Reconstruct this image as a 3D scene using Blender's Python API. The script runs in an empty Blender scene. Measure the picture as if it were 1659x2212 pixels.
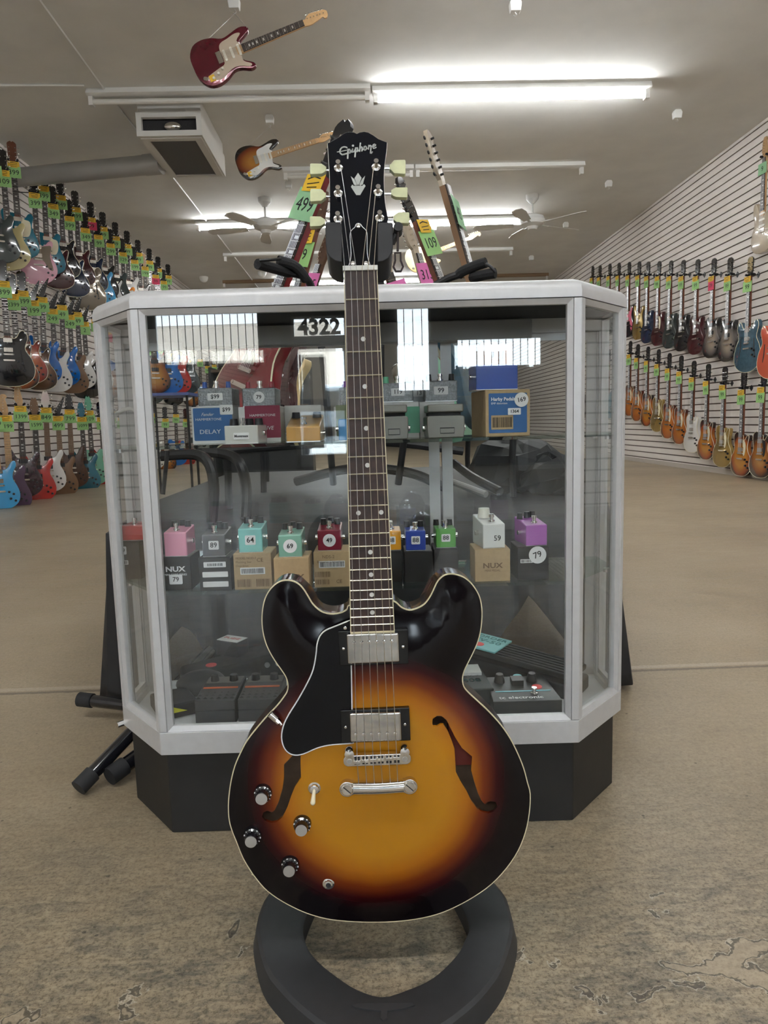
import bpy, bmesh, math, random
from mathutils import Vector, Matrix
from mathutils.geometry import delaunay_2d_cdt
random.seed(7)
S = bpy.context.scene
COL = S.collection
PI = math.pi
# ------------------------------------------------------------------ camera
H = .754; FPX = 1530.; CX, CY = 829.5, 1106.
YAW, PITCH, ROLL = math.radians(1.3767), math.radians(7.2673), math.radians(1.6)
_f = Vector((math.sin(YAW)*math.cos(PITCH), math.cos(YAW)*math.cos(PITCH), -math.sin(PITCH)))
_r0 = Vector((math.cos(YAW), -math.sin(YAW), 0)); _u0 = _r0.cross(_f)
CR = _r0*math.cos(ROLL) - _u0*math.sin(ROLL); CU = _r0*math.sin(ROLL) + _u0*math.cos(ROLL); CF = _f
CAM = Vector((0, 0, H))
cd = bpy.data.cameras.new('camera'); cam = bpy.data.objects.new('camera', cd); COL.objects.link(cam)
cd.sensor_fit = 'VERTICAL'; cd.sensor_height = 24; cd.lens = 24*FPX/2212; cd.clip_start = .02; cd.clip_end = 200
cam.matrix_world = Matrix(((CR.x, CU.x, -CF.x, 0), (CR.y, CU.y, -CF.y, 0), (CR.z, CU.z, -CF.z, H), (0, 0, 0, 1)))
S.camera = cam
# ------------------------------------------------------------------ light set-up
S.view_settings.view_transform = 'Standard'; S.view_settings.look = 'None'
S.view_settings.exposure = 1.5; S.view_settings.gamma = 1
S.cycles.transparent_max_bounces = 24
TUBE = 22.0      # emission of the lit fluorescent tubes
SKY = 7.0
W = bpy.data.worlds.new('world'); S.world = W; W.use_nodes = True
bg = W.node_tree.nodes['Background']; bg.inputs[0].default_value = (.80, .90, 1, 1); bg.inputs[1].default_value = SKY
def area(name, loc, rot, sx, sy, power, col, portal=False):
    l = bpy.data.lights.new(name, 'AREA'); l.shape = 'RECTANGLE'; l.size = sx; l.size_y = sy; l.energy = power; l.color = col
    if portal: l.cycles.is_portal = True
    o = bpy.data.objects.new(name, l); COL.objects.link(o); o.location = loc; o.rotation_euler = rot
    o['kind'] = 'structure'
    return o
# daylight entering through the shop front behind the camera
HOLES = [(-3.7, 1.75, -2.0, 3.0), (-1.5, 0.05, -.62, 2.02), (-1.5, 2.1, -.62, 2.45), (.15, 1.2, .72, 2.6), (1.1, 1.55, 2.5, 2.05), (3.0, 1.7, 4.2, 2.8)]
for _i, _h in enumerate(HOLES): area('daylight_portal', ((_h[0]+_h[2])/2, -9.16, (_h[1]+_h[3])/2), (PI/2, 0, PI), _h[2]-_h[0], _h[3]-_h[1], 1, (1, 1, 1), True)

# ------------------------------------------------------------------ pixel helpers (surveying the photo)
def ray(px, py): return CF + CR*((px-CX)/FPX) - CU*((py-CY)/FPX)
def on(px, py, n, c):
    n = Vector(n); d = ray(px, py); return CAM + d*((c - n.dot(CAM))/n.dot(d))
def atY(px, py, y): return on(px, py, (0, 1, 0), y)
def atZ(px, py, z): return on(px, py, (0, 0, 1), z)
def atX(px, py, x): return on(px, py, (1, 0, 0), x)

# ------------------------------------------------------------------ materials
MATS = {}
def mat(name, col, rough=.5, metal=0, noise=0, scale=30, bump=0, coat=0, emit=None, estr=0, spec=.5, bscale=None):
    if name in MATS: return MATS[name]
    m = bpy.data.materials.new(name); m.use_nodes = True; nt = m.node_tree; b = nt.nodes['Principled BSDF']
    b.inputs['Base Color'].default_value = (*col, 1); b.inputs['Roughness'].default_value = rough
    b.inputs['Metallic'].default_value = metal; b.inputs['Coat Weight'].default_value = coat; b.inputs['Coat Roughness'].default_value = .04
    b.inputs['Specular IOR Level'].default_value = spec
    if emit: b.inputs['Emission Color'].default_value = (*emit, 1); b.inputs['Emission Strength'].default_value = estr
    if noise or bump:
        tc = nt.nodes.new('ShaderNodeTexCoord'); n = nt.nodes.new('ShaderNodeTexNoise'); n.inputs['Scale'].default_value = scale
        n.inputs['Detail'].default_value = 5
        nt.links.new(tc.outputs['Object'], n.inputs['Vector'])
        if noise:
            r = nt.nodes.new('ShaderNodeValToRGB'); a = [max(0, c*(1-noise)) for c in col]; c2 = [min(1, c*(1+noise)) for c in col]
            r.color_ramp.elements[0].position = .3; r.color_ramp.elements[1].position = .7
            r.color_ramp.elements[0].color = (*a, 1); r.color_ramp.elements[1].color = (*c2, 1)
            nt.links.new(n.outputs['Fac'], r.inputs[0]); nt.links.new(r.outputs[0], b.inputs['Base Color'])
        if bump:
            nb = n
            if bscale:
                nb = nt.nodes.new('ShaderNodeTexNoise'); nb.inputs['Scale'].default_value = bscale; nt.links.new(tc.outputs['Object'], nb.inputs['Vector'])
            bp = nt.nodes.new('ShaderNodeBump'); bp.inputs['Strength'].default_value = bump; bp.inputs['Distance'].default_value = .002
            nt.links.new(nb.outputs['Fac'], bp.inputs['Height']); nt.links.new(bp.outputs[0], b.inputs['Normal'])
    MATS[name] = m; return m
def ramp_mat(name, build, rough=.12, coat=1.0):
    m = bpy.data.materials.new(name); m.use_nodes = True; nt = m.node_tree; b = nt.nodes['Principled BSDF']
    b.inputs['Roughness'].default_value = rough; b.inputs['Coat Weight'].default_value = coat; b.inputs['Coat Roughness'].default_value = .03
    build(nt, b); MATS[name] = m; return m
def ramp(nt, stops):
    r = nt.nodes.new('ShaderNodeValToRGB'); cr = r.color_ramp
    while len(cr.elements) < len(stops): cr.elements.new(.5)
    for e, (p, c) in zip(cr.elements, stops): e.position = p; e.color = (*c, 1)
    return r
def mathn(nt, op, a, b=None):
    n = nt.nodes.new('ShaderNodeMath'); n.operation = op
    for i, v in enumerate((a, b)):
        if v is None: continue
        if isinstance(v, (int, float)): n.inputs[i].default_value = v
        else: nt.links.new(v, n.inputs[i])
    return n.outputs[0]
def burst(name, stops, cx=0, cv=-.67, rx=.17, rv=.21, rough=.15):
    """finish that darkens towards the outline of the body, in the body's own coordinates"""
    def b_(nt, b):
        tc = nt.nodes.new('ShaderNodeTexCoord'); sp = nt.nodes.new('ShaderNodeSeparateXYZ'); nt.links.new(tc.outputs['Object'], sp.inputs[0])
        x = mathn(nt, 'DIVIDE', mathn(nt, 'SUBTRACT', sp.outputs[0], cx), rx); v = mathn(nt, 'DIVIDE', mathn(nt, 'SUBTRACT', sp.outputs[2], cv), rv)
        r2 = mathn(nt, 'SQRT', mathn(nt, 'ADD', mathn(nt, 'MULTIPLY', x, x), mathn(nt, 'MULTIPLY', v, v)))
        no = nt.nodes.new('ShaderNodeTexNoise'); no.inputs['Scale'].default_value = 14; nt.links.new(tc.outputs['Object'], no.inputs['Vector'])
        r3 = mathn(nt, 'ADD', mathn(nt, 'MULTIPLY', r2, .5), mathn(nt, 'MULTIPLY', mathn(nt, 'SUBTRACT', no.outputs['Fac'], .5), .03))
        rp = ramp(nt, stops); nt.links.new(r3, rp.inputs[0]); nt.links.new(rp.outputs[0], b.inputs['Base Color'])
    return ramp_mat(name, b_, rough)
def glass(name, tint=(.982, .992, .988), rough=0.0):
    m = bpy.data.materials.new(name); m.use_nodes = True; nt = m.node_tree; nt.nodes.clear()
    o = nt.nodes.new('ShaderNodeOutputMaterial'); mx = nt.nodes.new('ShaderNodeMixShader'); fr = nt.nodes.new('ShaderNodeFresnel'); fr.inputs[0].default_value = 1.52
    t = nt.nodes.new('ShaderNodeBsdfTransparent'); t.inputs[0].default_value = (*tint, 1); g = nt.nodes.new('ShaderNodeBsdfGlossy'); g.inputs['Roughness'].default_value = rough
    ge = nt.nodes.new('ShaderNodeNewGeometry'); ma = nt.nodes.new('ShaderNodeMath'); ma.operation = 'MULTIPLY_ADD'
    nt.links.new(ge.outputs['Backfacing'], ma.inputs[0]); ma.inputs[1].default_value = 1/1.52-1.52; ma.inputs[2].default_value = 1.52; nt.links.new(ma.outputs[0], fr.inputs[0])
    nt.links.new(fr.outputs[0], mx.inputs[0]); nt.links.new(t.outputs[0], mx.inputs[1]); nt.links.new(g.outputs[0], mx.inputs[2]); nt.links.new(mx.outputs[0], o.inputs[0])
    MATS[name] = m; return m

ALU = mat('brushed_aluminium', (.60, .60, .61), .42, .25, .03, 60, .03)
ALU_D = mat('dark_aluminium', (.35, .36, .36), .4, .7)
CHROME = mat('chrome', (.82, .8, .77), .09, 1)
NICKEL = mat('nickel', (.72, .68, .62), .16, 1)
STEEL = mat('steel', (.6, .6, .6), .3, 1)
BLACK_G = mat('gloss_black', (.008, .008, .011), .1, 0, coat=1)
BLACK_P = mat('black_plastic', (.014, .014, .016), .38, bump=.05, scale=200)
BLACK_M = mat('matt_black', (.02, .02, .022), .7, 0, .2, 90, .2)
FOAM = mat('black_foam', (.018, .018, .02), .85, 0, .2, 300, .5)
BASEB = mat('black_laminate', (.016, .015, .015), .5, 0, .15, 25, .05)
CLOTH = mat('black_cloth', (.016, .017, .020), .6, 0, .35, 7, 1.0, bscale=11)
WHITE_P = mat('white_plastic', (.74, .74, .72), .4)
WHITE_M = mat('white_metal', (.66, .65, .62), .45)
CREAM = mat('cream_plastic', (.78, .72, .52), .3)
PEARL = mat('pearl_button', (.66, .68, .42), .3, 0, .12, 60, coat=.3)
IVORY = mat('ivory_paper', (.8, .78, .72), .7)
PAPER = mat('white_paper', (.82, .82, .82), .7)
INK = mat('black_ink', (.01, .01, .012), .6)
GREENP = mat('green_paper', (.33, .60, .22), .7, 0, .06, 6)
MINTP = mat('mint_paper', (.30, .56, .32), .7, 0, .06, 6)
YELP = mat('yellow_paper', (.80, .50, .04), .7, 0, .06, 6)
PINKP = mat('pink_paper', (.86, .22, .55), .7, 0, .06, 6)
REDP = mat('red_paper', (.72, .06, .14), .7)
ROSEW = mat('rosewood', (.035, .014, .012), .45, 0, .35, 60, .1)
EBONY = mat('dark_fretboard', (.03, .02, .017), .45, 0, .3, 60)
MAPLE = mat('maple', (.55, .34, .16), .3, 0, .12, 25, coat=.4)
MAHOG = mat('mahogany', (.16, .05, .025), .25, 0, .2, 25, coat=.6)
WOODIN = mat('bare_wood_inside', (.07, .045, .03), .8, 0, .3, 40)
KRAFT = mat('kraft_card', (.47, .34, .19), .8, 0, .05, 120)
BOXW = mat('white_card', (.72, .72, .70), .6)
BOXB = mat('black_card', (.02, .018, .018), .45)
GLASS = glass('clear_glass')
SHELFG = glass('shelf_glass', (.90, .965, .945))

# ------------------------------------------------------------------ mesh builder
class MB:
    def __init__(s, M=None): s.bm = bmesh.new(); s.M = M or Matrix.Identity(4)
    def add(s, vs, fs, M=None):
        T = s.M @ M if M else s.M
        bv = [s.bm.verts.new(T @ Vector(v)) for v in vs]
        for f in fs:
            try: s.bm.faces.new([bv[i] for i in f])
            except ValueError: pass
        return s
    def box(s, c, d, M=None):
        x, y, z = c; a, b, e = d[0]/2, d[1]/2, d[2]/2
        vs = [(x+i*a, y+j*b, z+k*e) for i in (-1, 1) for j in (-1, 1) for k in (-1, 1)]
        return s.add(vs, [(0, 1, 3, 2), (4, 6, 7, 5), (0, 4, 5, 1), (2, 3, 7, 6), (0, 2, 6, 4), (1, 5, 7, 3)], M)
    def bounds(s, a, b, M=None): return s.box([(p+q)/2 for p, q in zip(a, b)], [abs(q-p) for p, q in zip(a, b)], M)
    def prism(s, poly, y0, y1, M=None, top=None):
        """outline in (x,z), extruded along y from y0 (front) to y1; top = a smaller front outline for a bevel"""
        n = len(poly); P = top or poly
        vs = [(p[0], y0, p[1]) for p in P] + [(p[0], y1, p[1]) for p in poly]
        fs = [tuple(range(n)), tuple(reversed(range(n, 2*n)))] + [(i, n+i, n+(i+1) % n, (i+1) % n) for i in range(n)]
        return s.add(vs, fs, M)
    def slab(s, poly, z0, z1, M=None):
        n = len(poly)
        vs = [(p[0], p[1], z0) for p in poly] + [(p[0], p[1], z1) for p in poly]
        return s.add(vs, [tuple(reversed(range(n))), tuple(range(n, 2*n))] + [(i, (i+1) % n, n+(i+1) % n, n+i) for i in range(n)], M)
    def cyl(s, a, b, r, seg=16, r2=None, M=None):
        a, b = Vector(a), Vector(b); d = (b-a).normalized(); r2 = r if r2 is None else r2
        t = Vector((0, 0, 1)) if abs(d.z) < .9 else Vector((1, 0, 0)); u = d.cross(t).normalized(); w = d.cross(u)
        vs = []
        for c, q in ((a, r), (b, r2)):
            for i in range(seg): an = 2*PI*i/seg; vs.append(c + u*math.cos(an)*q + w*math.sin(an)*q)
        return s.add(vs, [tuple(reversed(range(seg))), tuple(range(seg, 2*seg))] + [(i, (i+1) % seg, seg+(i+1) % seg, seg+i) for i in range(seg)], M)
    def lathe(s, prof, c=(0, 0, 0), axis='z', seg=20, M=None):
        vs = []; n = len(prof)
        for i in range(seg):
            a = 2*PI*i/seg
            for r, h in prof:
                p = (r*math.cos(a), r*math.sin(a), h)
                if axis == 'y': p = (p[0], -p[2], p[1])      # height towards -y (out of a guitar's face)
                if axis == 'x': p = (p[2], p[0], p[1])
                vs.append((p[0]+c[0], p[1]+c[1], p[2]+c[2]))
        fs = [(i*n+j, ((i+1) % seg)*n+j, ((i+1) % seg)*n+j+1, i*n+j+1) for i in range(seg) for j in range(n-1)]
        fs += [tuple(i*n for i in reversed(range(seg))), tuple(i*n+n-1 for i in range(seg))]
        return s.add(vs, fs, M)
    def tube(s, pts, r, seg=8, closed=False, M=None):
        pts = [Vector(p) for p in pts]; n = len(pts); vs = []; up = None
        for i, p in enumerate(pts):
            a = pts[(i-1) % n] if (closed or i > 0) else p; b = pts[(i+1) % n] if (closed or i < n-1) else p
            d = (b-a).normalized()
            if up is None: up = d.cross(Vector((0, 0, 1)) if abs(d.z) < .9 else Vector((1, 0, 0))).normalized()
            up = (up - d*up.dot(d)).normalized(); w = d.cross(up); rr = r[i] if isinstance(r, (list, tuple)) else r
            for k in range(seg): an = 2*PI*k/seg; vs.append(p + up*math.cos(an)*rr + w*math.sin(an)*rr)
        fs = [(i*seg+k, i*seg+(k+1) % seg, ((i+1) % n)*seg+(k+1) % seg, ((i+1) % n)*seg+k) for i in range(n if closed else n-1) for k in range(seg)]
        if not closed: fs += [tuple(reversed(range(seg))), tuple(range((n-1)*seg, n*seg))]
        return s.add(vs, fs, M)
    def ball(s, c, r, sc=(1, 1, 1), u=14, v=8, M=None):
        prof = [(math.sin(PI*i/v), -math.cos(PI*i/v)) for i in range(v+1)]; prof[0] = (1e-4, -1); prof[-1] = (1e-4, 1)
        vs = []
        for i in range(u):
            a = 2*PI*i/u
            for q, h in prof: vs.append((c[0]+q*math.cos(a)*r*sc[0], c[1]+q*math.sin(a)*r*sc[1], c[2]+h*r*sc[2]))
        n = v+1
        return s.add(vs, [(i*n+j, ((i+1) % u)*n+j, ((i+1) % u)*n+j+1, i*n+j+1) for i in range(u) for j in range(v)], M)
    def stroke(s, pts, w, y0, y1):
        """flat brush stroke in the xz plane"""
        for a, b in zip(pts, pts[1:]):
            a2, b2 = Vector((a[0], 0, a[1])), Vector((b[0], 0, b[1])); d = b2-a2
            if d.length < 1e-7: continue
            d.normalize(); n = Vector((-d.z, 0, d.x))*w/2; e = d*w*.3
            q = [a2-e+n, b2+e+n, b2+e-n, a2-e-n]; s.prism([(p.x, p.z) for p in q], y0, y1)
        return s
    def build(s, name, m, parent=None, bevel=0, smooth=None, seg=2):
        bm = s.bm; bmesh.ops.recalc_face_normals(bm, faces=bm.faces)
        me = bpy.data.meshes.new(name)
        if smooth is None: smooth = True
        bm.to_mesh(me); bm.free()
        if m: me.materials.append(m)
        if smooth:
            for p in me.polygons: p.use_smooth = True
            try: me.set_sharp_from_angle(angle=math.radians(35))
            except Exception: pass
        o = bpy.data.objects.new(name, me); COL.objects.link(o)
        if parent: o.parent = parent
        if bevel:
            b = o.modifiers.new('bevel', 'BEVEL'); b.width = bevel; b.segments = seg; b.limit_method = 'ANGLE'; b.harden_normals = True
        return o
def empty(name, loc=(0, 0, 0), rot=(0, 0, 0), sc=1):
    o = bpy.data.objects.new(name, None); COL.objects.link(o); o.location = loc; o.rotation_euler = rot; o.scale = (sc, sc, sc)
    o.empty_display_size = .02
    return o
def tag(o, label, cat, group=None, kind=None):
    o['label'] = label; o['category'] = cat
    if group: o['group'] = group
    if kind: o['kind'] = kind
    return o
def struct(o, label=None):
    o['kind'] = 'structure'
    if label: o['label'] = label
    return o
def children(o, allobs): return [c for c in allobs if c.parent == o]
def copy_tree(o, parent=None):
    c = o.copy(); COL.objects.link(c)
    if parent: c.parent = parent
    for ch in list(o.children): copy_tree(ch, c)
    return c
_txt = {}
def text(name, s, size, m, parent, loc, rot=(PI/2, 0, 0), depth=.0004, align='CENTER', shear=0, bold=0, sx=1):
    key = (s, round(size, 5), align, shear, bold)
    if key not in _txt:
        cu = bpy.data.curves.new('t', 'FONT'); cu.body = s; cu.size = size; cu.align_x = align; cu.align_y = 'CENTER'; cu.extrude = depth/2; cu.resolution_u = 2
        cu.shear = shear; cu.offset = bold
        o = bpy.data.objects.new('t', cu); COL.objects.link(o); dg = bpy.context.evaluated_depsgraph_get()
        me = bpy.data.meshes.new_from_object(o.evaluated_get(dg)); bpy.data.objects.remove(o); _txt[key] = me
    me = _txt[key]
    if not len(me.materials): me.materials.append(None)
    ob = bpy.data.objects.new(name, me); COL.objects.link(ob); ob.parent = parent; ob.location = loc; ob.rotation_euler = rot
    ob.scale = (sx, 1, 1)
    ob.material_slots[0].link = 'OBJECT'; ob.material_slots[0].material = m
    return ob
def spline(pts, n=5, closed=True):
    """Catmull-Rom through the points"""
    out = []; N = len(pts)
    for i in range(N if closed else N-1):
        p = [Vector((*pts[(i+k) % N if closed else min(max(i+k, 0), N-1)], 0)) for k in (-1, 0, 1, 2)]
        for j in range(n):
            t = j/n
            q = .5*((2*p[1]) + (p[2]-p[0])*t + (2*p[0]-5*p[1]+4*p[2]-p[3])*t*t + (-p[0]+3*p[1]-3*p[2]+p[3])*t**3)
            out.append((q.x, q.y))
    if not closed: out.append(pts[-1])
    return out
def rrect(x0, z0, x1, z1, r, n=4):
    out = []
    for cx, cz, a0 in ((x1-r, z1-r, 0), (x0+r, z1-r, 90), (x0+r, z0+r, 180), (x1-r, z0+r, 270)):
        for i in range(n+1): a = math.radians(a0+90*i/n); out.append((cx+r*math.cos(a), cz+r*math.sin(a)))
    return out
# ================================================================== THE SETTING
XL, XR, YF, YB, ZC = -3.85, 4.4, -9.0, 28.0, 3.86
def floor_mat():
    def b_(nt, b):
        L = nt.links.new; N = nt.nodes.new
        tc = N('ShaderNodeTexCoord'); P = tc.outputs['Object']
        def noise(sc, det=6, rough=.6, dist=0, vec=None):
            n = N('ShaderNodeTexNoise'); n.inputs['Scale'].default_value = sc; n.inputs['Detail'].default_value = det
            n.inputs['Roughness'].default_value = rough; n.inputs['Distortion'].default_value = dist; L(vec or P, n.inputs['Vector']); return n.outputs['Fac']
        mp = N('ShaderNodeMapping'); mp.inputs['Scale'].default_value = (1, 2.4, 1); L(P, mp.inputs[0])
        big = noise(1.3, 4, .5); mid = noise(7, 8, .7, .6, mp.outputs[0]); fine = noise(70, 8, .75); fl = noise(28, 8, .8, .5, mp.outputs[0])
        base = ramp(nt, [(.32, (.19, .142, .092)), (.5, (.40, .32, .215)), (.68, (.56, .47, .34))])
        mixv = mathn(nt, 'ADD', mathn(nt, 'MULTIPLY', big, .35), mathn(nt, 'ADD', mathn(nt, 'MULTIPLY', mid, .35), mathn(nt, 'MULTIPLY', fine, .3)))
        L(mixv, base.inputs[0])
        # worn grey smears, strongest near the counter's front (foot traffic)
        sp = N('ShaderNodeSeparateXYZ'); L(P, sp.inputs[0])
        near = N('ShaderNodeMapRange'); near.inputs[1].default_value = 1.5; near.inputs[2].default_value = .9; near.inputs[3].default_value = 0; near.inputs[4].default_value = 1; L(sp.outputs[1], near.inputs[0])
        sm = ramp(nt, [(.45, (0, 0, 0)), (.58, (1, 1, 1))]); L(mathn(nt, 'ADD', mathn(nt, 'MULTIPLY', fl, .5), mathn(nt, 'MULTIPLY', mid, .5)), sm.inputs[0])
        smf = mathn(nt, 'MULTIPLY', sm.outputs[0], mathn(nt, 'ADD', mathn(nt, 'MULTIPLY', near.outputs[0], .70), .12))
        m1 = N('ShaderNodeMix'); m1.data_type = 'RGBA'; L(smf, m1.inputs[0]); L(base.outputs[0], m1.inputs[6]); m1.inputs[7].default_value = (.085, .078, .066, 1)
        # small pits
        vo = N('ShaderNodeTexVoronoi'); vo.inputs['Scale'].default_value = 32; L(P, vo.inputs['Vector'])
        pits = mathn(nt, 'MULTIPLY', mathn(nt, 'LESS_THAN', vo.outputs['Distance'], .10), mathn(nt, 'GREATER_THAN', mid, .56))
        m2 = N('ShaderNodeMix'); m2.data_type = 'RGBA'; L(mathn(nt, 'MULTIPLY', pits, .7), m2.inputs[0]); L(m1.outputs[2], m2.inputs[6]); m2.inputs[7].default_value = (.05, .04, .03, 1)
        # chipped coating: islands with a dark rim and a pale edge
        chip = noise(3.1, 5, .62, .9); 
        c0 = mathn(nt, 'ADD', chip, mathn(nt, 'MULTIPLY', mathn(nt, 'SUBTRACT', near.outputs[0], 1), .12))
        ri = ramp(nt, [(.715, (0, 0, 0)), (.72, (1, 1, 1)), (.735, (1, 1, 1)), (.74, (0, 0, 0))]); L(c0, ri.inputs[0])
        rp = ramp(nt, [(.703, (0, 0, 0)), (.708, (1, 1, 1)), (.715, (0, 0, 0))]); L(c0, rp.inputs[0])
        m3 = N('ShaderNodeMix'); m3.data_type = 'RGBA'; L(mathn(nt, 'MULTIPLY', ri.outputs[0], .85), m3.inputs[0]); L(m2.outputs[2], m3.inputs[6]); m3.inputs[7].default_value = (.06, .05, .04, 1)
        m4 = N('ShaderNodeMix'); m4.data_type = 'RGBA'; L(mathn(nt, 'MULTIPLY', rp.outputs[0], .5), m4.inputs[0]); L(m3.outputs[2], m4.inputs[6]); m4.inputs[7].default_value = (.55, .50, .42, 1)
        # control joint at y = 2 and a second one further back
        def joint(y0, w):
            dy = mathn(nt, 'ABSOLUTE', mathn(nt, 'SUBTRACT', mathn(nt, 'ADD', sp.outputs[1], mathn(nt, 'MULTIPLY', fl, .02)), y0+.01))
            return mathn(nt, 'LESS_THAN', dy, w)
        m5 = N('ShaderNodeMix'); m5.data_type = 'RGBA'; L(mathn(nt, 'MULTIPLY', joint(2.035, .012), .55), m5.inputs[0]); L(m4.outputs[2], m5.inputs[6]); m5.inputs[7].default_value = (.6, .54, .45, 1)
        m6 = N('ShaderNodeMix'); m6.data_type = 'RGBA'; L(mathn(nt, 'MULTIPLY', joint(2.005, .008), .7), m6.inputs[0]); L(m5.outputs[2], m6.inputs[6]); m6.inputs[7].default_value = (.11, .085, .06, 1)
        # fine dark speckle and hair scratches, strongest near the front
        sk = ramp(nt, [(.40, (.35, .33, .30)), (.52, (1, 1, 1))]); L(noise(150, 6, .8), sk.inputs[0])
        m7 = N('ShaderNodeMix'); m7.data_type = 'RGBA'; m7.blend_type = 'MULTIPLY'; L(mathn(nt, 'ADD', mathn(nt, 'MULTIPLY', near.outputs[0], .55), .32), m7.inputs[0]); L(m6.outputs[2], m7.inputs[6]); L(sk.outputs[0], m7.inputs[7])
        mp2 = N('ShaderNodeMapping'); mp2.inputs['Scale'].default_value = (5, 45, 1); mp2.inputs['Rotation'].default_value = (0, 0, .5); L(P, mp2.inputs[0])
        sc = ramp(nt, [(.60, (0, 0, 0)), (.66, (1, 1, 1))]); L(noise(1.6, 4, .7, .3, mp2.outputs[0]), sc.inputs[0])
        m8 = N('ShaderNodeMix'); m8.data_type = 'RGBA'; L(mathn(nt, 'MULTIPLY', sc.outputs[0], mathn(nt, 'ADD', mathn(nt, 'MULTIPLY', near.outputs[0], .35), .12)), m8.inputs[0]); L(m7.outputs[2], m8.inputs[6]); m8.inputs[7].default_value = (.10, .075, .05, 1)
        # places where the old coating has flaked off: wobbly islands, dark rim, pale lip
        nd = N('ShaderNodeTexNoise'); nd.inputs['Scale'].default_value = 26; nd.inputs['Detail'].default_value = 4; L(P, nd.inputs['Vector'])
        vs_ = N('ShaderNodeVectorMath'); vs_.operation = 'SUBTRACT'; L(nd.outputs['Color'], vs_.inputs[0]); vs_.inputs[1].default_value = (.5, .5, .5)
        vm = N('ShaderNodeVectorMath'); vm.operation = 'SCALE'; vm.inputs[3].default_value = .075; L(vs_.outputs[0], vm.inputs[0])
        va = N('ShaderNodeVectorMath'); va.operation = 'ADD'; L(P, va.inputs[0]); L(vm.outputs[0], va.inputs[1]); W_ = va.outputs[0]
        def vmath(op, a, b=None, s=None):
            n = N('ShaderNodeVectorMath'); n.operation = op
            for i, q in enumerate((a, b)):
                if q is None: continue
                if isinstance(q, (tuple, Vector)): n.inputs[i].default_value = tuple(q)
                else: L(q, n.inputs[i])
            if s is not None: L(s, n.inputs[3])
            return n
        dmin = None
        for pa_, pb_, r in (((1455, 2102), (1560, 2085), .014), ((1560, 2085), (1632, 2048), .018), ((1560, 2085), (1670, 2125), .020), ((1326, 2160), (1515, 2128), .004), ((1254, 2130), (1277, 2157), .007), ((1300, 2166), (1318, 2200), .004),
                        ((292, 2140), (268, 2195), .007), ((305, 2128), (308, 2134), .005), ((15, 2208), (62, 2196), .010), ((1112, 2058), (1126, 2074), .007), ((1432, 1962), (1424, 1982), .006), ((1405, 1936), (1445, 1930), .003), ((1185, 2075), (1195, 2078), .006), ((520, 2052), (528, 2050), .004)):
            A = atZ(*pa_, 0); B = atZ(*pb_, 0); d = B-A
            pa = vmath('SUBTRACT', W_, A); dt = vmath('DOT_PRODUCT', pa.outputs[0], d); h = mathn(nt, 'DIVIDE', dt.outputs['Value'], d.dot(d)); h = mathn(nt, 'MINIMUM', mathn(nt, 'MAXIMUM', h, 0.0), 1.0)
            bh = vmath('SCALE', d, None, h); df = vmath('SUBTRACT', pa.outputs[0], bh.outputs[0]); ln = vmath('LENGTH', df.outputs[0]); q = mathn(nt, 'SUBTRACT', ln.outputs['Value'], r)
            dmin = q if dmin is None else mathn(nt, 'MINIMUM', dmin, q)
        dm = mathn(nt, 'ADD', mathn(nt, 'MULTIPLY', dmin, 20), .5)      # .5 = the rim
        cA = ramp(nt, [(.43, (0, 0, 0)), (.46, (1, 1, 1)), (.515, (1, 1, 1)), (.53, (0, 0, 0))]); L(dm, cA.inputs[0])
        cB = ramp(nt, [(.515, (0, 0, 0)), (.535, (1, 1, 1)), (.56, (0, 0, 0))]); L(dm, cB.inputs[0])
        cC = mathn(nt, 'LESS_THAN', dm, .48)
        def mx(f, prev, col):
            m = N('ShaderNodeMix'); m.data_type = 'RGBA'; L(f, m.inputs[0]); L(prev, m.inputs[6]); m.inputs[7].default_value = (*col, 1); return m.outputs[2]
        o_ = mx(mathn(nt, 'MULTIPLY', cC, .55), m8.outputs[2], (.42, .34, .24)); o_ = mx(mathn(nt, 'MULTIPLY', cA.outputs[0], .8), o_, (.06, .048, .035)); o_ = mx(mathn(nt, 'MULTIPLY', cB.outputs[0], .6), o_, (.62, .56, .47))
        L(o_, b.inputs['Base Color'])
        rr = ramp(nt, [(.35, (.3, .3, .3)), (.7, (.5, .5, .5))]); L(mid, rr.inputs[0]); L(rr.outputs[0], b.inputs['Roughness'])
        bp = N('ShaderNodeBump'); bp.inputs['Strength'].default_value = .35; bp.inputs['Distance'].default_value = .004
        L(mathn(nt, 'ADD', mathn(nt, 'MULTIPLY', fine, .6), mathn(nt, 'ADD', mathn(nt, 'MULTIPLY', mid, .6), mathn(nt, 'MULTIPLY', cC, -.8))), bp.inputs['Height'])
        L(bp.outputs[0], b.inputs['Normal'])
    return ramp_mat('worn_concrete', b_, .4, 0)
struct(MB().bounds((XL-.2, YF-.2, -.1), (XR+.2, YB+.2, 0)).build('floor', floor_mat()))
CEILM = mat('ceiling_plaster', (.70, .69, .66), .85, 0, .05, 2.5, .5, bscale=9)
struct(MB().bounds((XL-.2, YF-.2, ZC), (XR+.2, YB+.2, ZC+.1)).build('ceiling', CEILM))
SLAT = mat('slatwall_white', (.86, .81, .77), .5, 0, .03, 3)
GROOVE = mat('slatwall_groove', (.10, .065, .045), .7)
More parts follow.
